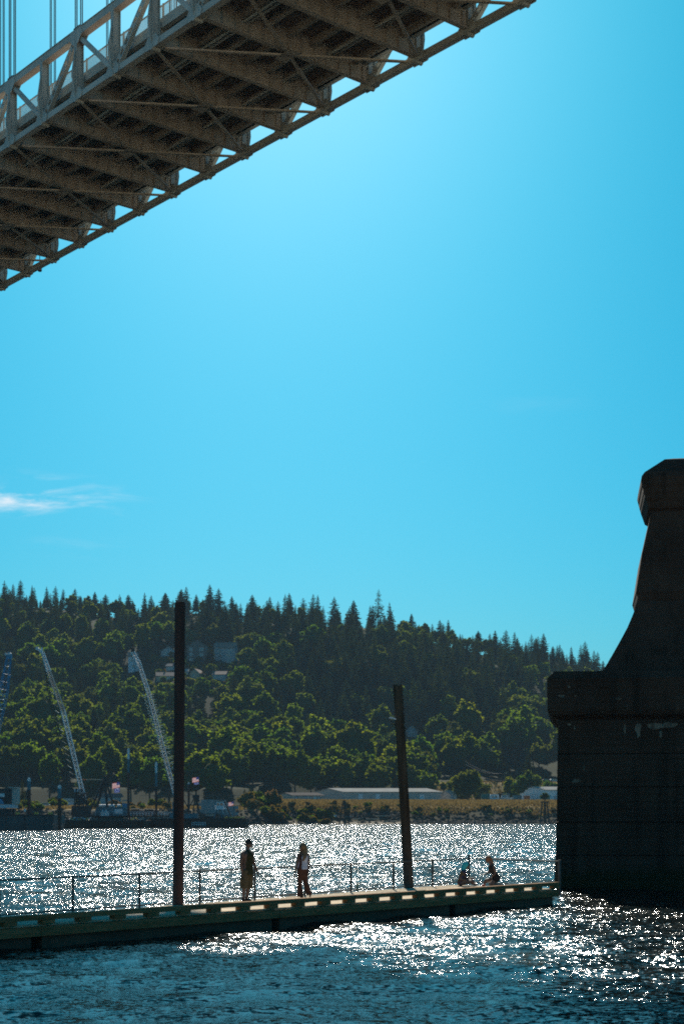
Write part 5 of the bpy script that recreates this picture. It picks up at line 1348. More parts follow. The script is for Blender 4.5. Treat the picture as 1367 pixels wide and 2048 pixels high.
# how open is each tree to the view: visible if its top is above what stands in front of it
def visible_sorted(lst, allt):
    cols = {}
    for t_ in sorted(allt, key=lambda q_: q_[2]):
        c_ = int(t_[1] // 9); mn = min(cols.get(c_, 1700), cols.get(c_ - 1, 1700), cols.get(c_ + 1, 1700))
        t_.append(max(0, mn - t_[0]) if -30 < t_[1] < 1260 else -1)
        cols[c_] = min(cols.get(c_, 1700), t_[0])
dec_i = [list(t_) for t_ in dec_i]; con_i = [list(t_) for t_ in con_i]
visible_sorted(None, dec_i + con_i)
def split(lst, n_):
    s_ = sorted(lst, key=lambda q_: -q_[8]); return s_[:n_], s_[n_:]
dec_k, dec_r = split(dec_i, 285); con_k, con_r = split(con_i, 285)
ZN = [(-999, 100, 'left of the grey crane boom'), (100, 250, 'between the crane booms'), (250, 362, 'near the steel pile'), (362, 480, 'above the control tower'), (480, 620, 'above the site office'), (620, 780, 'above the warehouse'), (780, 930, 'right of the timber pile'), (930, 1030, 'above the round tree'), (1030, 9999, 'beside the concrete pier')]
def zone(px): return next(z_ for a_, b_, z_ in ZN if a_ <= px < b_)
def hband(py): return 'low' if py > 1480 else ('midway' if py > 1400 else ('halfway' if py > 1320 else 'high'))
LOOK = {0: 'green', 2: 'green', 4: 'green', 7: 'green', 1: 'yellow green', 5: 'yellow green', 8: 'yellow green', 3: 'olive', 6: 'olive'}
def size_word(sc): return 'small' if sc < 0.8 else ('big' if sc > 1.35 else 'rounded')
for t_ in dec_k:
    ytop, px, d, x, z, idx, sc, py, vis = t_
    lab = '%s %s tree %s on the hill %s' % (size_word(sc), LOOK[idx], hband(py), zone(px))
    plant('d', idx, (x, d, z), sc, lab, 'broadleaf_tree', 'tree', 'leafy trees on the hill')
for t_ in con_k:
    ytop, px, d, x, z, idx, sc, py, vis = t_
    sky_ = d > 930
    szw = 'short' if sc < 0.62 else ('tall' if sc > 0.86 else 'dark')
    lab = '%s fir on the crest against the sky, %s' % (szw, zone(px)) if sky_ else '%s fir %s on the hill, %s' % (szw, hband(py), zone(px))
    plant('c', idx, (x, d, z), sc, lab, 'fir_tree', 'tree', 'firs on the hill')

# the rest of the wood: one mass, instanced on points
protos = bpy.data.collections.new('wood_prototypes')
def merged(cr_, tr_, name):
    me = cr_.copy(); me.name = name; o = bpy.data.objects.new(name, me); protos.objects.link(o); return o
names = []
for i, (a, b2, _, _) in enumerate(DEC): merged(a, b2, 'proto_%02d_broadleaf' % i)
for i, (a, b2, _, _) in enumerate(CON): merged(a, b2, 'proto_%02d_fir' % (i + 9))
rest = [(x, d, z, idx, sc) for (_, px, d, x, z, idx, sc, py, v) in dec_r] + [(x, d, z, idx + 9, sc) for (_, px, d, x, z, idx, sc, py, v) in con_r]
me = bpy.data.meshes.new('forest'); me.from_pydata([(r_[0], r_[1], r_[2]) for r_ in rest], [], [])
at = me.attributes.new('pick', 'INT', 'POINT'); at.data.foreach_set('value', [r_[3] for r_ in rest])
at = me.attributes.new('size', 'FLOAT', 'POINT'); at.data.foreach_set('value', [r_[4] for r_ in rest])
at = me.attributes.new('turn', 'FLOAT_VECTOR', 'POINT'); at.data.foreach_set('vector', [c_ for r_ in rest for c_ in (0, 0, R.uniform(0, 6.28))])
forest = put('forest', me); tag(forest, 'mass of further trees filling the wooded hill', 'forest', kind='stuff')
ng = bpy.data.node_groups.new('forest_nodes', 'GeometryNodeTree')
ng.interface.new_socket('Geometry', in_out='INPUT', socket_type='NodeSocketGeometry'); ng.interface.new_socket('Geometry', in_out='OUTPUT', socket_type='NodeSocketGeometry')
gi = ng.nodes.new('NodeGroupInput'); go = ng.nodes.new('NodeGroupOutput'); ip = ng.nodes.new('GeometryNodeInstanceOnPoints'); ci = ng.nodes.new('GeometryNodeCollectionInfo')
ci.inputs['Collection'].default_value = protos; ci.inputs['Separate Children'].default_value = True; ci.inputs['Reset Children'].default_value = True
def na(nm__, ty):
    n_ = ng.nodes.new('GeometryNodeInputNamedAttribute'); n_.data_type = ty; n_.inputs['Name'].default_value = nm__; return n_
ip.inputs['Pick Instance'].default_value = True
ng.links.new(gi.outputs[0], ip.inputs['Points']); ng.links.new(ci.outputs[0], ip.inputs['Instance'])
ng.links.new(na('pick', 'INT').outputs['Attribute'], ip.inputs['Instance Index']); ng.links.new(na('size', 'FLOAT').outputs['Attribute'], ip.inputs['Scale'])
er = ng.nodes.new('FunctionNodeEulerToRotation'); ng.links.new(na('turn', 'FLOAT_VECTOR').outputs['Attribute'], er.inputs[0]); ng.links.new(er.outputs[0], ip.inputs['Rotation'])
ng.links.new(ip.outputs[0], go.inputs[0])
md = forest.modifiers.new('instances', 'NODES'); md.node_group = ng

# row of big broadleaved trees behind the yard (foot of the hill), each placed as in the photo: (px, top row, foot row, depth, variant, width factor)
front = [(-25, 1500, 1592, 560, 0), (18, 1488, 1590, 565, 4), (60, 1478, 1590, 570, 1), (100, 1500, 1590, 555, 2), (140, 1482, 1590, 572, 6), (182, 1508, 1592, 545, 8), (222, 1478, 1590, 566, 2), (262, 1505, 1592, 540, 5), (300, 1515, 1594, 535, 0), (338, 1508, 1592, 548, 3), (392, 1500, 1596, 520, 8), (425, 1515, 1598, 512, 0), (462, 1490, 1592, 560, 1), (505, 1482, 1592, 575, 8), (545, 1482, 1590, 580, 1), (590, 1500, 1590, 570, 5), (622, 1518, 1588, 575, 8), (655, 1512, 1584, 585, 1), (690, 1520, 1584, 580, 5), (722, 1508, 1582, 592, 8), (755, 1525, 1584, 575, 1), (790, 1512, 1582, 588, 5), (822, 1530, 1584, 578, 8), (850, 1540, 1586, 570, 1)]
flabs = {10: 'rounded leafy tree between the steel pile and the flagpole'}
for i, (px, yt, yb, d, idx) in enumerate(front):
    gpos = ground_at(px, d); top = P(px, yt, d).z; sc = (top - gpos.z) / DEC[idx][2]
    plant('d', idx, gpos, sc, 'front row %s tree below the hill, %s' % (LOOK[idx], zone(px)), 'broadleaf_tree', 'tree', 'front row trees left' if px < 345 else 'front row trees behind the warehouse')
# the dense round tree, its neighbours and single trees one can point at
rd_crown = crown_mesh('crown', 501, M['leaf_c'], 4.9, 5.2, 0.6, 60, 60, 0.6, 0.75)
gpos = ground_at(936, 540); sc = (P(936, 1537, 540).z - gpos.z) / 11.0
t = plant('d', 0, gpos, sc, 'dense dark round tree standing alone in the yard', 'round_tree', 'tree', mtl=rd_crown)
for px, yt, d, idx, lab in ((1062, 1541, 556, 6, 'bushy dark tree behind the white workshop'), (1040, 1552, 552, 0, 'smaller bushy tree left of the workshop'), (1016, 1553, 588, 5, 'light green tree just right of the utility pole'), (905, 1558, 572, 7, 'light green bush behind the grey cottage'), (962, 1562, 575, 3, 'shrubby tree on the embankment right of the round tree'), (1100, 1560, 580, 7, 'leafy shrub tree below the embankment road by the pier')):
    gpos = ground_at(px, d); plant('d', idx, gpos, (P(px, yt, d).z - gpos.z) / DEC[idx][2], lab, 'broadleaf_tree')
gpos = ground_at(1055, 600); plant('c', 2, gpos, (P(1055, 1507, 600).z - gpos.z) / 25.5, 'lone pale fir rising behind the bushy trees by the pier', 'fir_tree')
lone = conifer_mesh('crown', 777, M['needle'], 36, 4.6, 13, 0.62, 20)
gpos = ground_at(755, 985); plant('c', 3, gpos, (P(755, 1177, 985).z - gpos.z) / 37, 'thin open fir standing above the crest against the sky', 'fir_tree', mtl=lone)
for px, yt, idx in ((40, 1150, 3), (150, 1158, 1), (8, 1142, 4), (372, 1156, 6), (362, 1163, 2), (420, 1157, 1), (436, 1158, 3), (540, 1176, 6), (505, 1178, 2), (625, 1178, 4), (668, 1176, 3), (637, 1180, 1), (578, 1178, 0), (706, 1188, 2), (822, 1208, 5), (880, 1226, 0), (895, 1224, 4), (955, 1240, 5), (1010, 1246, 6), (1028, 1250, 1), (1062, 1258, 3), (1072, 1254, 0), (1085, 1258, 2), (1160, 1278, 3), (1172, 1290, 5), (1142, 1284, 1), (1205, 1300, 0), (190, 1168, 5), (210, 1170, 0), (290, 1166, 4), (258, 1176, 2), (330, 1170, 1), (465, 1178, 5), (780, 1196, 4)):
    d = 975 + R.uniform(-15, 15); gpos = ground_at(px, d); plant('c', idx, gpos, (P(px, yt + 8 + R.uniform(0, 14), d).z - gpos.z) / CON[idx][2], 'prominent pointed fir standing out on the crest, %s' % zone(px), 'fir_tree', group='firs on the hill')
for px, d, idx, yt in ((488, 470, 5, 1577), (499, 471, 5, 1576), (45, 470, 4, 1560)):
    gpos = ground_at(px, d); sc = (P(px, yt, d).z - gpos.z) / CON[idx][2]
    t = plant('c', idx, gpos, sc, {488: 'small dark conifer, left of the pair above the shore shrubs', 499: 'small dark conifer, right of the pair above the shore shrubs', 45: 'columnar dark conifer behind the left barge'}[px], 'conifer', sz=sc); t.scale = (sc * 0.9, sc * 0.9, sc)
# shrubs along the bank
SH = []
for i in range(6):
    SH.append(crown_mesh('foliage', 600 + i, M[['leaf_gold', 'leaf_a', 'leaf_b', 'leaf_gold', 'leaf_c', 'leaf_b'][i]], 1.6, 1.15, 0.1, 16, 34, 0.34, 0.5))
stem = MB()
for i in range(5): stem.tube((0, 0, -0.3), (0.6 * math.cos(i * 1.3), 0.6 * math.sin(i * 1.3), 1.2), 0.05, 0.02, n=5, cap=False)
stem_me = stem.mesh('stem', M['bark'], fix=False)
def shrub(px, d, sc, i, lab, grp, z=None):
    gpos = ground_at(px, d)
    if z is not None: gpos.z = z
    t = thing('shrub', lab, 'shrub', gpos, R.uniform(0, 6.28), grp); t.scale = (sc, sc, sc * R.uniform(0.8, 1.2)); put('foliage', SH[i], t); put('stem', stem_me, t)
g = random.Random(4)
for k in range(46):
    px = g.uniform(492, 660); d = g.uniform(446, 475) + (8 if px > 560 else 0); shrub(px, d, g.uniform(0.8, 1.7) * (1.25 if px < 570 else 0.85), g.choice([0, 0, 1, 2, 3, 3, 4, 5]), 'gold and green shrub on the bank below the site office', 'shrubs below the site office')
for k in range(55):
    px = g.uniform(660, 1112); d = g.uniform(478, 487); shrub(px, d, g.uniform(0.35, 0.75), g.choice([0, 3, 3, 4, 1, 2]), 'low scrubby bush on the bank below the dry meadow', 'scrub below the meadow')
for k in range(34):
    px = g.uniform(880, 1112); d = g.uniform(582, 602); shrub(px, d, g.uniform(0.6, 1.7), g.choice([0, 4, 3, 1, 4]), 'dark bush on the golden embankment', 'embankment bushes')
for k in range(40):
    px = g.uniform(-10, 340); d = g.uniform(432, 470); shrub(px, d, g.uniform(0.5, 1.3), g.choice([0, 1, 2, 4, 5, 3]), 'low bush in the yard behind the barges', 'bushes behind the barges')
for k in range(14):
    px = g.uniform(35, 82) ; shrub(px, 428 + g.uniform(0, 3), 0.75, g.choice([1, 5]), 'clipped green hedge bush behind the left barge', 'hedge behind the left barge')
for k in range(44):
    px = g.uniform(300, 482); d = hd(px, g.uniform(1330, 1395)); gpos = ground_at(px, d)
    if covers(px, YH - (gpos.z + 5 - HC) * F / d, YH - (gpos.z - HC) * F / d, 4, d): continue
    shrub(px, d, g.uniform(1.1, 2.3), g.choice([1, 2, 4, 5, 0]), 'garden shrub among the houses on the hill', 'garden shrubs among the houses')
gp = P(1088, 1603, 472); t = thing('shrub', 'wild bush growing on top of the pile cluster by the pier', 'shrub', gp + Vector((0, 0, 0.1)), 0); t.scale = (0.9, 0.9, 1.1); put('foliage', SH[4], t); put('stem', stem_me, t)

# stones along the waterline, dry grass: nobody could count them
m = MB(); g = random.Random(9)
ico = [(0, 0, 1), (0.9, 0, 0.3), (0.28, 0.85, 0.3), (-0.72, 0.53, 0.3), (-0.72, -0.53, 0.3), (0.28, -0.85, 0.3), (0.5, 0.4, -0.6), (-0.4, 0.5, -0.6), (-0.1, -0.6, -0.6)]
icf = [(0, 1, 2), (0, 2, 3), (0, 3, 4), (0, 4, 5), (0, 5, 1), (1, 6, 2), (2, 7, 3), (2, 6, 7), (3, 7, 4), (4, 8, 5), (4, 7, 8), (5, 8, 1), (1, 8, 6), (6, 8, 7)]
for k in range(2600):
    px = g.uniform(-60, 1250); sh = float(interp(px, SHORE)) + 2.0 * math.sin(px * 0.031) + 1.2 * math.sin(px * 0.083)
    if 575 < px < 815 and g.random() < 0.85: d = sh + g.uniform(9, 16)
    else: d = sh + g.triangular(-1.5, 15, 3)
    p = ground_at(px, d); s = g.uniform(0.25, 0.8)
    rz = g.uniform(0, 6.28); ca, sa = math.cos(rz), math.sin(rz); fx, fz = s * g.uniform(0.8, 1.5), s * g.uniform(0.5, 0.9)
    m.add([(p.x + (x * ca - y * sa) * fx, p.y + (x * sa + y * ca) * s, p.z + z * fz) for x, y, z in ico], icf)
tag(m.build('riprap', M['rock'], None, fix=False), 'dark rough stones along the far waterline', 'stones', kind='stuff')
vs, fs = [], []; g = np.random.default_rng(12); k = 0
for _ in range(26000):
    px = g.uniform(520, 1180) if g.random() < 0.8 else g.uniform(-40, 520); sh = float(interp(px, SHORE))
    d = sh + (g.uniform(14, 62) if px > 520 else g.uniform(14, 45))
    if px > 850 and g.random() < 0.18: d = sh + g.uniform(128, 152)
    x = (px - CX) * d / F; z = 0
    vs.append((x, d)); 
zz = terrain(np.array([v[0] for v in vs]), np.array([v[1] for v in vs])); V2 = []
for (x, y), z in zip(vs, zz):
    h = g.uniform(0.35, 0.95); a = g.uniform(0, 3.14); dx, dy = math.cos(a) * 0.22, math.sin(a) * 0.22; lx = g.normal() * 0.15
    V2 += [(x - dx, y - dy, z - 0.05), (x + dx, y + dy, z - 0.05), (x + dx * 0.6 + lx, y + dy, z + h), (x - dx * 0.7 + lx, y - dy, z + h * 0.8)]; fs.append((k, k + 1, k + 2, k + 3)); k += 4
me = bpy.data.meshes.new('dry_grass'); me.from_pydata(V2, [], fs); me.materials.append(M['dry_grass'])
tag(put('dry_grass', me), 'dry golden grass on the terrace above the bank', 'grass', kind='stuff')

# ------------------------------------------------------------------ people
M['skin'] = mat('skin', (0.15, 0.08, 0.055), (0.20, 0.11, 0.075), 6, 0.6)
M['olive_cloth'] = mat('olive_cloth', (0.04, 0.037, 0.018), (0.058, 0.054, 0.028), 9, 0.95, bump=0.3)
M['khaki_cloth'] = mat('khaki_cloth', (0.11, 0.078, 0.042), (0.145, 0.105, 0.058), 9, 0.95, bump=0.3)
M['cap_cloth'] = mat('cap_cloth', (0.03, 0.032, 0.03), (0.05, 0.05, 0.045), 9, 0.95)
M['white_cloth'] = mat('white_cloth', (0.52, 0.52, 0.62), (0.62, 0.62, 0.70), 9, 0.95, bump=0.3)
M['brown_cloth'] = mat('brown_cloth', (0.095, 0.042, 0.028), (0.13, 0.06, 0.04), 9, 0.95, bump=0.3)
M['dark_scarf'] = mat('dark_scarf', (0.07, 0.03, 0.025), (0.10, 0.045, 0.035), 9, 0.95)
M['black_cloth'] = mat('black_cloth', (0.03, 0.025, 0.022), (0.045, 0.038, 0.032), 9, 0.95)
M['hair_brown'] = mat('brown_hair', (0.16, 0.085, 0.035), (0.26, 0.145, 0.06), 20, 0.6, stretch=(3, 3, 0.4))
M['hair_red'] = mat('auburn_hair', (0.20, 0.075, 0.03), (0.32, 0.13, 0.05), 20, 0.6, stretch=(3, 3, 0.4))
M['hair_teal'] = mat('turquoise_hair', (0.02, 0.40, 0.46), (0.03, 0.55, 0.60), 20, 0.6, stretch=(3, 3, 0.4))
M['shirt_multi'] = mat('patterned_shirt', (0.16, 0.09, 0.03), (0.04, 0.05, 0.14), 7, 0.95, detail=1)
M['eye'] = mat('eye', (0.03, 0.02, 0.015), None, 1, 0.2)
def solid(name, mb, mtl, parent, voxel=0.012, smooth=True, it=3):
    me = mb.mesh(name, mtl, fix=True)
    ob = bpy.data.objects.new(name, me); COL.objects.link(ob)
    md = ob.modifiers.new('remesh', 'REMESH'); md.mode = 'VOXEL'; md.voxel_size = voxel; md.use_smooth_shade = True
    if it:
        sm = ob.modifiers.new('smooth', 'SMOOTH'); sm.iterations = it; sm.factor = 0.5
    dg = bpy.context.evaluated_depsgraph_get()
    me2 = bpy.data.meshes.new_from_object(ob.evaluated_get(dg)); me2.name = name
    bpy.data.objects.remove(ob)
    if not me2.materials: me2.materials.append(mtl)
    return put(name, me2, parent)
def chain(mb, pts):
    for (p, r), (q, s) in zip(pts[:-1], pts[1:]): mb.capsule(p, q, r, s)
def hand(mb, wrist, tip_dir, palm_n, curl=0.25, size=1.0, thumb_side=1):
    w = Vector(wrist); d = Vector(tip_dir).normalized(); n_ = Vector(palm_n).normalized(); sd = d.cross(n_).normalized()
    c = w + d * 0.075 * size
    for k in (-1, 0, 1): mb.capsule(w + sd * 0.012 * k, c + sd * 0.024 * k, 0.017, 0.0155)
    for i, L in enumerate((0.072, 0.082, 0.076, 0.058)):
        b0 = c + sd * (0.030 - 0.020 * i) * 1.0; d1 = (d + n_ * curl).normalized(); d2 = (d + n_ * curl * 2.6).normalized()
        m1 = b0 + d1 * L * 0.5 * size; mb.capsule(b0, m1, 0.0098, 0.0092, n=8); mb.capsule(m1, m1 + d2 * L * 0.5 * size, 0.0092, 0.008, n=8)
    tb = w + d * 0.025 * size + sd * 0.026 * thumb_side; td = (d * 0.8 + sd * thumb_side * 0.75 + n_ * 0.3).normalized()
    mb.capsule(tb, tb + td * 0.045, 0.0125, 0.011, n=8); mb.capsule(tb + td * 0.045, tb + td * 0.045 + (td * 0.7 + d * 0.5).normalized() * 0.03, 0.011, 0.009, n=8)
def head(mb, c, f, sc=1.0):
    """skull, jaw, nose, ears, brow and lips; c centre, f facing (unit)"""
    c = Vector(c); f = Vector(f).normalized(); up = Vector((0, 0, 1)); sd = f.cross(up).normalized(); up = sd.cross(f)
    E_ = lambda a, b, u, r: mb.ell(c + (f * a + sd * b + up * u) * sc, [x * sc for x in r])
    E_(-0.012, 0, 0.02, (0.082, 0.082, 0.10)); E_(0.03, 0, -0.02, (0.058, 0.058, 0.085))
    mb.capsule(c + (f * 0.045 - up * 0.075) * sc, c + (f * 0.062 - up * 0.088) * sc, 0.034 * sc, 0.024 * sc)
    mb.capsule(c + (f * 0.083 + up * 0.01) * sc, c + (f * 0.105 - up * 0.028) * sc, 0.010 * sc, 0.014 * sc)
    mb.capsule(c + (f * 0.082 - sd * 0.018 - up * 0.055) * sc, c + (f * 0.082 + sd * 0.018 - up * 0.055) * sc, 0.010 * sc)
    for s in (-1, 1):
        mb.capsule(c + (f * 0.076 + sd * s * 0.012 + up * 0.03) * sc, c + (f * 0.068 + sd * s * 0.045 + up * 0.03) * sc, 0.011 * sc)
        E_(-0.012, s * 0.083, -0.01, (0.02, 0.012, 0.032))
def eyes(parent, c, f, sc=1.0):
    c = Vector(c); f = Vector(f).normalized(); sd = f.cross(Vector((0, 0, 1))).normalized()
    for s in (-1, 1):
        MB().ell(c + (f * 0.082 + sd * s * 0.031 + Vector((0, 0, 0.008))) * sc, (0.012 * sc,) * 3, 10, 7).build('eye', M['eye'], parent, smooth=True)
def ground_pt(px, py): d = HD * F / (py - YH); return Vector(((px - CX) * d / F, d, ZD + 0.003))
V3 = lambda *a: Vector(a)

# man in a backwards cap, looking right
pm = thing('person', 'person in olive tank top, khaki shorts and backwards cap standing on the dock', 'person', ground_pt(491.5, 1803.6))
b = MB(); f = V3(0.93, -0.3, 0.22)
HCn = V3(0.085, 0.0, 1.625)
head(b, HCn, f, 1.06)
chain(b, [(V3(0.06, 0, 1.545), 0.052), (V3(0.045, 0, 1.44), 0.058)])
for s, sh in ((-1, V3(-0.085, -0.125, 1.365)), (1, V3(0.165, 0.115, 1.36))): chain(b, [(V3(0.045, 0, 1.435), 0.055), (sh, 0.055)])
chain(b, [(V3(0.0, -0.06, 1.33), 0.105), (V3(0.02, -0.04, 1.1), 0.10), (V3(0.02, -0.03, 0.92), 0.115)]); chain(b, [(V3(0.10, 0.06, 1.33), 0.105), (V3(0.08, 0.05, 1.1), 0.10), (V3(0.09, 0.05, 0.92), 0.115)])
chain(b, [(V3(-0.085, -0.13, 1.365), 0.056), (V3(-0.115, -0.16, 1.20), 0.048), (V3(-0.125, -0.17, 1.06), 0.042), (V3(-0.105, -0.16, 0.93), 0.04), (V3(-0.085, -0.15, 0.80), 0.028)]); hand(b, V3(-0.085, -0.15, 0.80), (0.12, 0.02, -1), (0.8, 0.3, 0), 0.3, 1, 1)
chain(b, [(V3(0.165, 0.12, 1.36), 0.054), (V3(0.20, 0.13, 1.19), 0.046), (V3(0.235, 0.13, 1.05), 0.04), (V3(0.275, 0.12, 0.94), 0.038), (V3(0.325, 0.10, 0.85), 0.027)]); hand(b, V3(0.325, 0.10, 0.85), (0.18, -0.1, -1), (-0.8, -0.5, 0), 0.3, 1, -1)
chain(b, [(V3(0.0, -0.07, 0.86), 0.095), (V3(-0.05, -0.08, 0.48), 0.06), (V3(-0.05, -0.065, 0.34), 0.055), (V3(-0.062, -0.05, 0.10), 0.036), (V3(-0.065, -0.05, 0.05), 0.036)])
chain(b, [(V3(0.09, 0.06, 0.86), 0.095), (V3(0.065, 0.07, 0.48), 0.06), (V3(0.055, 0.07, 0.34), 0.055), (V3(0.025, 0.09, 0.10), 0.036), (V3(0.022, 0.09, 0.05), 0.036)])
bo_ = solid('body', b, M['skin'], pm, 0.0105); eyes(bo_, HCn, f)
c = MB()      # tank top
rg = []
for z, cx_, cy_, rx, ry in ((0.755, 0.05, 0.0, 0.168, 0.165), (0.85, 0.05, 0, 0.160, 0.155), (1.0, 0.05, 0, 0.150, 0.145), (1.15, 0.05, 0, 0.148, 0.145), (1.28, 0.05, 0, 0.160, 0.155), (1.36, 0.045, 0, 0.13, 0.14), (1.42, 0.045, 0, 0.095, 0.10), (1.455, 0.045, 0, 0.07, 0.07)):
    rg.append([(cx_ + rx * math.cos(t_ * math.pi / 12), cy_ + ry * math.sin(t_ * math.pi / 12), z + 0.012 * math.sin(t_)) for t_ in range(24)])
c.loft(rg); solid('tank_top', c, M['olive_cloth'], pm, 0.012)
c = MB()
for s, pts in ((0, [(V3(0.0, -0.06, 0.90), 0.118), (V3(-0.035, -0.075, 0.62), 0.108), (V3(-0.045, -0.075, 0.375), 0.112)]), (1, [(V3(0.10, 0.06, 0.90), 0.115), (V3(0.10, 0.07, 0.62), 0.105), (V3(0.095, 0.075, 0.375), 0.108)])):
    for (p, r), (q_, r2) in zip(pts[:-1], pts[1:]): c.tube(p, q_, r, r2, n=18)
solid('shorts', c, M['khaki_cloth'], pm, 0.012)
MB().bx(-0.155, -0.03, -0.20, -0.175, 0.50, 0.64).build('cargo_pocket', M['khaki_cloth'], pm)
c = MB()
for a, e in ((V3(-0.075, -0.045, 0), V3(-0.02, -0.11, 0)), (V3(0.01, 0.10, 0), V3(0.13, 0.03, 0))):
    c.capsule(a + V3(0, 0, 0.045), e + V3(0, 0, 0.036), 0.046, 0.036); c.capsule(a + V3(0, 0, 0.06), a + V3(0, 0, 0.10), 0.044, 0.045)
solid('shoe', c, M['black_cloth'], pm, 0.011)
c = MB(); c.ell(HCn + V3(-0.008, 0.0, 0.055), (0.098, 0.096, 0.098)); o = solid('cap', c, M['cap_cloth'], pm, 0.011)
m = MB().loft([[tuple(HCn + V3(-0.07, y, 0.018 + 0.012 * (1 - (y / 0.075) ** 2))) for y in (-0.075, -0.04, 0, 0.04, 0.075)] + [tuple(HCn + V3(-0.155 + 0.5 * abs(y) ** 1.5 * 3, y, 0.004)) for y in (0.07, 0.035, 0, -0.035, -0.07)], [tuple(HCn + V3(-0.07, y, 0.03 + 0.012 * (1 - (y / 0.075) ** 2))) for y in (-0.075, -0.04, 0, 0.04, 0.075)] + [tuple(HCn + V3(-0.155 + 0.5 * abs(y) ** 1.5 * 3, y, 0.013)) for y in (0.07, 0.035, 0, -0.035, -0.07)]]); m.build('brim', M['cap_cloth'], o)
c = MB(); c.ell(HCn + V3(-0.07, 0, -0.03), (0.035, 0.07, 0.055)); solid('hair', c, M['hair_brown'], pm, 0.012)

# woman walking left, long hair
pw = thing('person', 'person with long hair, white top and brown flared trousers walking on the dock', 'person', ground_pt(600.5, 1795.6))
b = MB(); f = V3(-0.72, -0.68, 0.02); HCn = V3(0.055, -0.02, 1.50)
head(b, HCn, f, 0.95)
chain(b, [(V3(0.07, 0, 1.43), 0.045), (V3(0.085, 0, 1.32), 0.05)])
sL, sR = V3(-0.045, -0.08, 1.27), V3(0.215, 0.06, 1.265)
for sh in (sL, sR): chain(b, [(V3(0.085, 0, 1.31), 0.055), (sh, 0.05)])
chain(b, [(V3(0.04, -0.03, 1.22), 0.088), (V3(0.055, -0.01, 1.02), 0.078), (V3(0.03, -0.02, 0.84), 0.105)]); chain(b, [(V3(0.13, 0.03, 1.22), 0.088), (V3(0.10, 0.02, 1.02), 0.078), (V3(0.10, 0.02, 0.84), 0.105)])
chain(b, [(sL, 0.046), (V3(-0.08, -0.1, 1.10), 0.04), (V3(-0.105, -0.10, 0.95), 0.034), (V3(-0.13, -0.11, 0.85), 0.032), (V3(-0.165, -0.12, 0.74), 0.023)]); hand(b, V3(-0.165, -0.12, 0.74), (-0.12, -0.05, -1), (0.8, -0.3, 0), 0.25, 0.92, 1)
chain(b, [(sR, 0.046), (V3(0.24, 0.07, 1.10), 0.04), (V3(0.25, 0.06, 0.96), 0.034), (V3(0.24, 0.04, 0.86), 0.032), (V3(0.225, 0.0, 0.745), 0.023)]); hand(b, V3(0.225, 0.0, 0.745), (-0.12, -0.1, -1), (-0.8, -0.4, 0), 0.25, 0.92, -1)
chain(b, [(V3(0.0, -0.03, 0.80), 0.095), (V3(-0.02, -0.04, 0.44), 0.055), (V3(-0.01, -0.03, 0.08), 0.034)]); chain(b, [(V3(0.115, 0.03, 0.80), 0.095), (V3(0.155, 0.02, 0.44), 0.055), (V3(0.285, 0.05, 0.105), 0.034)])
bo_ = solid('body', b, M['skin'], pw, 0.0105); eyes(bo_, HCn, f, 0.95)
c = MB(); rg = []
for z, cx_, cy_, rx, ry in ((0.84, 0.06, 0.0, 0.165, 0.135), (0.93, 0.065, 0, 0.145, 0.12), (1.04, 0.075, 0, 0.135, 0.112), (1.15, 0.08, 0, 0.145, 0.125), (1.23, 0.085, 0, 0.14, 0.115), (1.29, 0.085, 0, 0.10, 0.08)):
    rg.append([(cx_ + rx * math.cos(t_ * math.pi / 12), cy_ + ry * math.sin(t_ * math.pi / 12), z) for t_ in range(24)])
c.loft(rg); solid('top', c, M['white_cloth'], pw, 0.012)
c = MB()
for pts in ([(V3(0.02, -0.02, 0.88), 0.118), (V3(-0.0, -0.03, 0.70), 0.10), (V3(-0.02, -0.04, 0.44), 0.067), (V3(-0.005, -0.03, 0.035), 0.098)], [(V3(0.11, 0.02, 0.88), 0.115), (V3(0.12, 0.03, 0.70), 0.098), (V3(0.155, 0.02, 0.44), 0.068), (V3(0.268, 0.04, 0.085), 0.088)]):
    for (p, r), (q_, r2) in zip(pts[:-1], pts[1:]): c.tube(p, q_, r, r2, n=18)
solid('trousers', c, M['brown_cloth'], pw, 0.012)
c = MB(); c.capsule(V3(0.01, -0.03, 0.03), V3(0.075, -0.12, 0.022), 0.032, 0.024); c.capsule(V3(0.292, 0.05, 0.10), V3(0.285, -0.02, 0.025), 0.033, 0.024); solid('shoe', c, M['brown_cloth'], pw, 0.01)
c = MB(); c.ell(HCn + V3(0.022, 0.02, 0.03), (0.10, 0.10, 0.105)); chain(c, [(HCn + V3(0.07, 0.03, 0), 0.075), (V3(0.125, 0.0, 1.32), 0.085), (V3(0.115, -0.06, 1.20), 0.075), (V3(0.09, -0.10, 1.12), 0.04)]); chain(c, [(HCn + V3(-0.02, 0.06, 0.02), 0.06), (V3(0.0, -0.02, 1.33), 0.04), (V3(0.0, -0.10, 1.22), 0.03)])
solid('hair', c, M['hair_brown'], pw, 0.011)
c = MB(); chain(c, [(V3(0.0, -0.10, 1.27), 0.03), (V3(0.015, -0.145, 1.12), 0.032), (V3(0.01, -0.14, 0.98), 0.036), (V3(-0.015, -0.13, 0.86), 0.045)]); solid('scarf', c, M['dark_scarf'], pw, 0.011)
c = MB()
for s in (-1, 1):
    sd = V3(0.68, -0.72, 0) * 0.03 * s; c.ell(HCn + f * 0.088 + sd + V3(0, 0, 0.012), (0.024, 0.024, 0.02), 10, 7)
c.build('sunglasses', M['black'], pw)

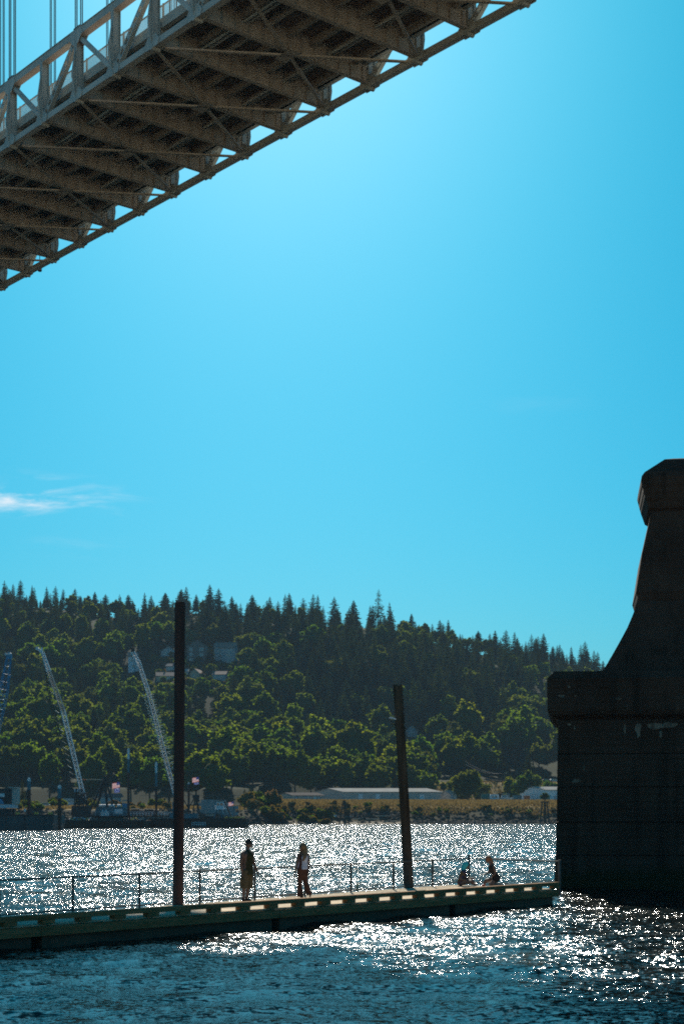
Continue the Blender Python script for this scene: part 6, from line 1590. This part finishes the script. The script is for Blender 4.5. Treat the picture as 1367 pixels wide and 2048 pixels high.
# turquoise haired person sitting cross legged, facing right
pt = thing('person', 'person with turquoise hair sitting cross legged on the dock', 'person', ground_pt(926.5, 1772.2)); pt.scale = (1.07, 1.07, 1.07)
b = MB(); f = V3(0.95, -0.25, -0.1); HCn = V3(0.085, 0.0, 0.665)
head(b, HCn, f, 0.95)
chain(b, [(V3(0.06, 0, 0.60), 0.045), (V3(0.01, 0, 0.50), 0.05)])
sN, sF = V3(-0.055, -0.13, 0.44), V3(0.06, 0.13, 0.46)
for sh in (sN, sF): chain(b, [(V3(0.01, 0, 0.49), 0.055), (sh, 0.052)])
chain(b, [(V3(-0.02, -0.05, 0.40), 0.095), (V3(-0.08, -0.04, 0.22), 0.09), (V3(-0.10, -0.06, 0.11), 0.108)]); chain(b, [(V3(0.02, 0.06, 0.40), 0.095), (V3(-0.05, 0.05, 0.22), 0.09), (V3(-0.09, 0.07, 0.11), 0.108)])
chain(b, [(V3(-0.09, -0.09, 0.105), 0.088), (V3(0.22, -0.22, 0.155), 0.056), (V3(0.28, -0.06, 0.075), 0.042), (V3(0.31, 0.06, 0.055), 0.033), (V3(0.38, 0.05, 0.045), 0.028)])
chain(b, [(V3(-0.08, 0.09, 0.105), 0.088), (V3(0.25, 0.18, 0.19), 0.056), (V3(0.34, 0.10, 0.10), 0.044), (V3(0.35, -0.02, 0.05), 0.033), (V3(0.42, -0.06, 0.045), 0.028)])
chain(b, [(sN, 0.046), (V3(-0.12, -0.17, 0.24), 0.036), (V3(0.02, -0.19, 0.20), 0.033), (V3(0.14, -0.16, 0.215), 0.023)]); hand(b, V3(0.14, -0.16, 0.215), (1, 0.2, 0.05), (0, 0.3, -1), 0.25, 0.9, -1)
chain(b, [(sF, 0.046), (V3(0.06, 0.17, 0.26), 0.036), (V3(0.18, 0.10, 0.25), 0.033), (V3(0.27, 0.05, 0.25), 0.023)]); hand(b, V3(0.27, 0.05, 0.25), (1, -0.2, 0.05), (0, -0.3, -1), 0.25, 0.9, 1)
bo_ = solid('body', b, M['skin'], pt, 0.0105); eyes(bo_, HCn, f, 0.95)
c = MB(); chain(c, [(V3(-0.02, -0.06, 0.42), 0.107), (V3(-0.08, -0.045, 0.22), 0.102), (V3(-0.10, -0.06, 0.12), 0.12)]); chain(c, [(V3(0.02, 0.06, 0.42), 0.107), (V3(-0.05, 0.05, 0.22), 0.102), (V3(-0.09, 0.07, 0.12), 0.12)]); chain(c, [(sN, 0.06), (V3(-0.10, -0.155, 0.32), 0.055)])
solid('shirt', c, M['shirt_multi'], pt, 0.012)
c = MB(); c.ell(HCn + V3(-0.025, 0, 0.025), (0.105, 0.105, 0.11)); chain(c, [(HCn + V3(-0.05, 0, -0.01), 0.085), (V3(-0.02, -0.01, 0.54), 0.075), (V3(-0.03, -0.04, 0.45), 0.06)]); solid('hair', c, M['hair_teal'], pt, 0.011)

# kneeling person facing left
pk = thing('person', 'person in dark tank top kneeling on the dock, auburn hair tied back', 'person', ground_pt(984.5, 1773.2))
b = MB(); f = V3(-0.9, -0.3, -0.25); HCn = V3(-0.165, 0.0, 0.93)
head(b, HCn, f, 0.95)
chain(b, [(V3(-0.13, 0, 0.86), 0.045), (V3(-0.06, 0, 0.745), 0.05)])
sN, sF = V3(0.03, -0.13, 0.665), V3(-0.09, 0.12, 0.675)
for sh in (sN, sF): chain(b, [(V3(-0.05, 0, 0.735), 0.055), (sh, 0.05)])
chain(b, [(V3(-0.02, -0.05, 0.63), 0.092), (V3(0.06, -0.04, 0.44), 0.082), (V3(0.13, -0.06, 0.28), 0.112)]); chain(b, [(V3(-0.05, 0.05, 0.63), 0.092), (V3(0.04, 0.04, 0.44), 0.082), (V3(0.12, 0.06, 0.28), 0.112)])
chain(b, [(V3(0.13, -0.08, 0.25), 0.098), (V3(-0.09, -0.15, 0.085), 0.062), (V3(0.06, -0.14, 0.058), 0.05), (V3(0.22, -0.11, 0.045), 0.034), (V3(0.29, -0.11, 0.04), 0.028)])
chain(b, [(V3(0.12, 0.08, 0.25), 0.098), (V3(-0.22, 0.12, 0.20), 0.06), (V3(-0.27, 0.10, 0.09), 0.042), (V3(-0.29, 0.09, 0.05), 0.033)])
chain(b, [(sN, 0.046), (V3(0.085, -0.17, 0.47), 0.036), (V3(0.0, -0.18, 0.40), 0.033), (V3(-0.075, -0.17, 0.33), 0.023)]); hand(b, V3(-0.075, -0.17, 0.33), (-0.8, 0, -0.5), (0.3, 0, -1), 0.2, 0.9, 1)
chain(b, [(sF, 0.044), (V3(-0.10, 0.15, 0.49), 0.035), (V3(-0.19, 0.08, 0.45), 0.032), (V3(-0.265, 0.02, 0.415), 0.022)]); hand(b, V3(-0.265, 0.02, 0.415), (-1, -0.3, -0.15), (0, 0, 1), 0.15, 0.9, 1)
bo_ = solid('body', b, M['skin'], pk, 0.0105); eyes(bo_, HCn, f, 0.95)
c = MB(); chain(c, [(V3(-0.02, -0.055, 0.64), 0.103), (V3(0.06, -0.04, 0.44), 0.094), (V3(0.13, -0.06, 0.30), 0.122)]); chain(c, [(V3(-0.05, 0.055, 0.64), 0.103), (V3(0.04, 0.04, 0.44), 0.094), (V3(0.12, 0.06, 0.30), 0.122)]); solid('tank_top', c, M['black_cloth'], pk, 0.012)
c = MB(); c.capsule(V3(0.135, -0.08, 0.25), V3(0.05, -0.10, 0.20), 0.106, 0.095); c.capsule(V3(0.11, 0.08, 0.25), V3(0.03, 0.09, 0.24), 0.106, 0.095); solid('shorts', c, M['black_cloth'], pk, 0.012)
c = MB(); c.ell(HCn + V3(0.025, 0, 0.03), (0.10, 0.10, 0.105)); chain(c, [(HCn + V3(0.10, 0, 0.03), 0.04), (V3(-0.02, 0.0, 0.85), 0.04), (V3(0.03, 0.0, 0.74), 0.028)]); solid('hair', c, M['hair_red'], pk, 0.011)
c = MB(); c.capsule(V3(-0.28, 0.09, 0.045), V3(-0.36, 0.04, 0.032), 0.043, 0.032); solid('shoe', c, M['red'], pk, 0.01)
c = MB(); c.capsule(V3(0.22, -0.11, 0.05), V3(0.32, -0.11, 0.04), 0.043, 0.034); solid('shoe', c, M['black_cloth'], pk, 0.01)

# ------------------------------------------------------------------ haze: even, pale air round everything
hz = bpy.data.materials.new('haze_air'); hz.use_nodes = True; t = hz.node_tree; t.nodes.clear()
vo = t.nodes.new('ShaderNodeVolumePrincipled'); vo.inputs['Color'].default_value = (0.72, 0.90, 0.98, 1); vo.inputs['Density'].default_value = 1.7e-4; vo.inputs['Anisotropy'].default_value = -0.4
mo = t.nodes.new('ShaderNodeOutputMaterial'); t.links.new(vo.outputs[0], mo.inputs['Volume'])
hb = MB().bx(-2600, 2600, -160, 2700, -12, 190).build('haze', hz)
tag(hb, 'thin pale haze in the air over the river', 'haze', kind='stuff')
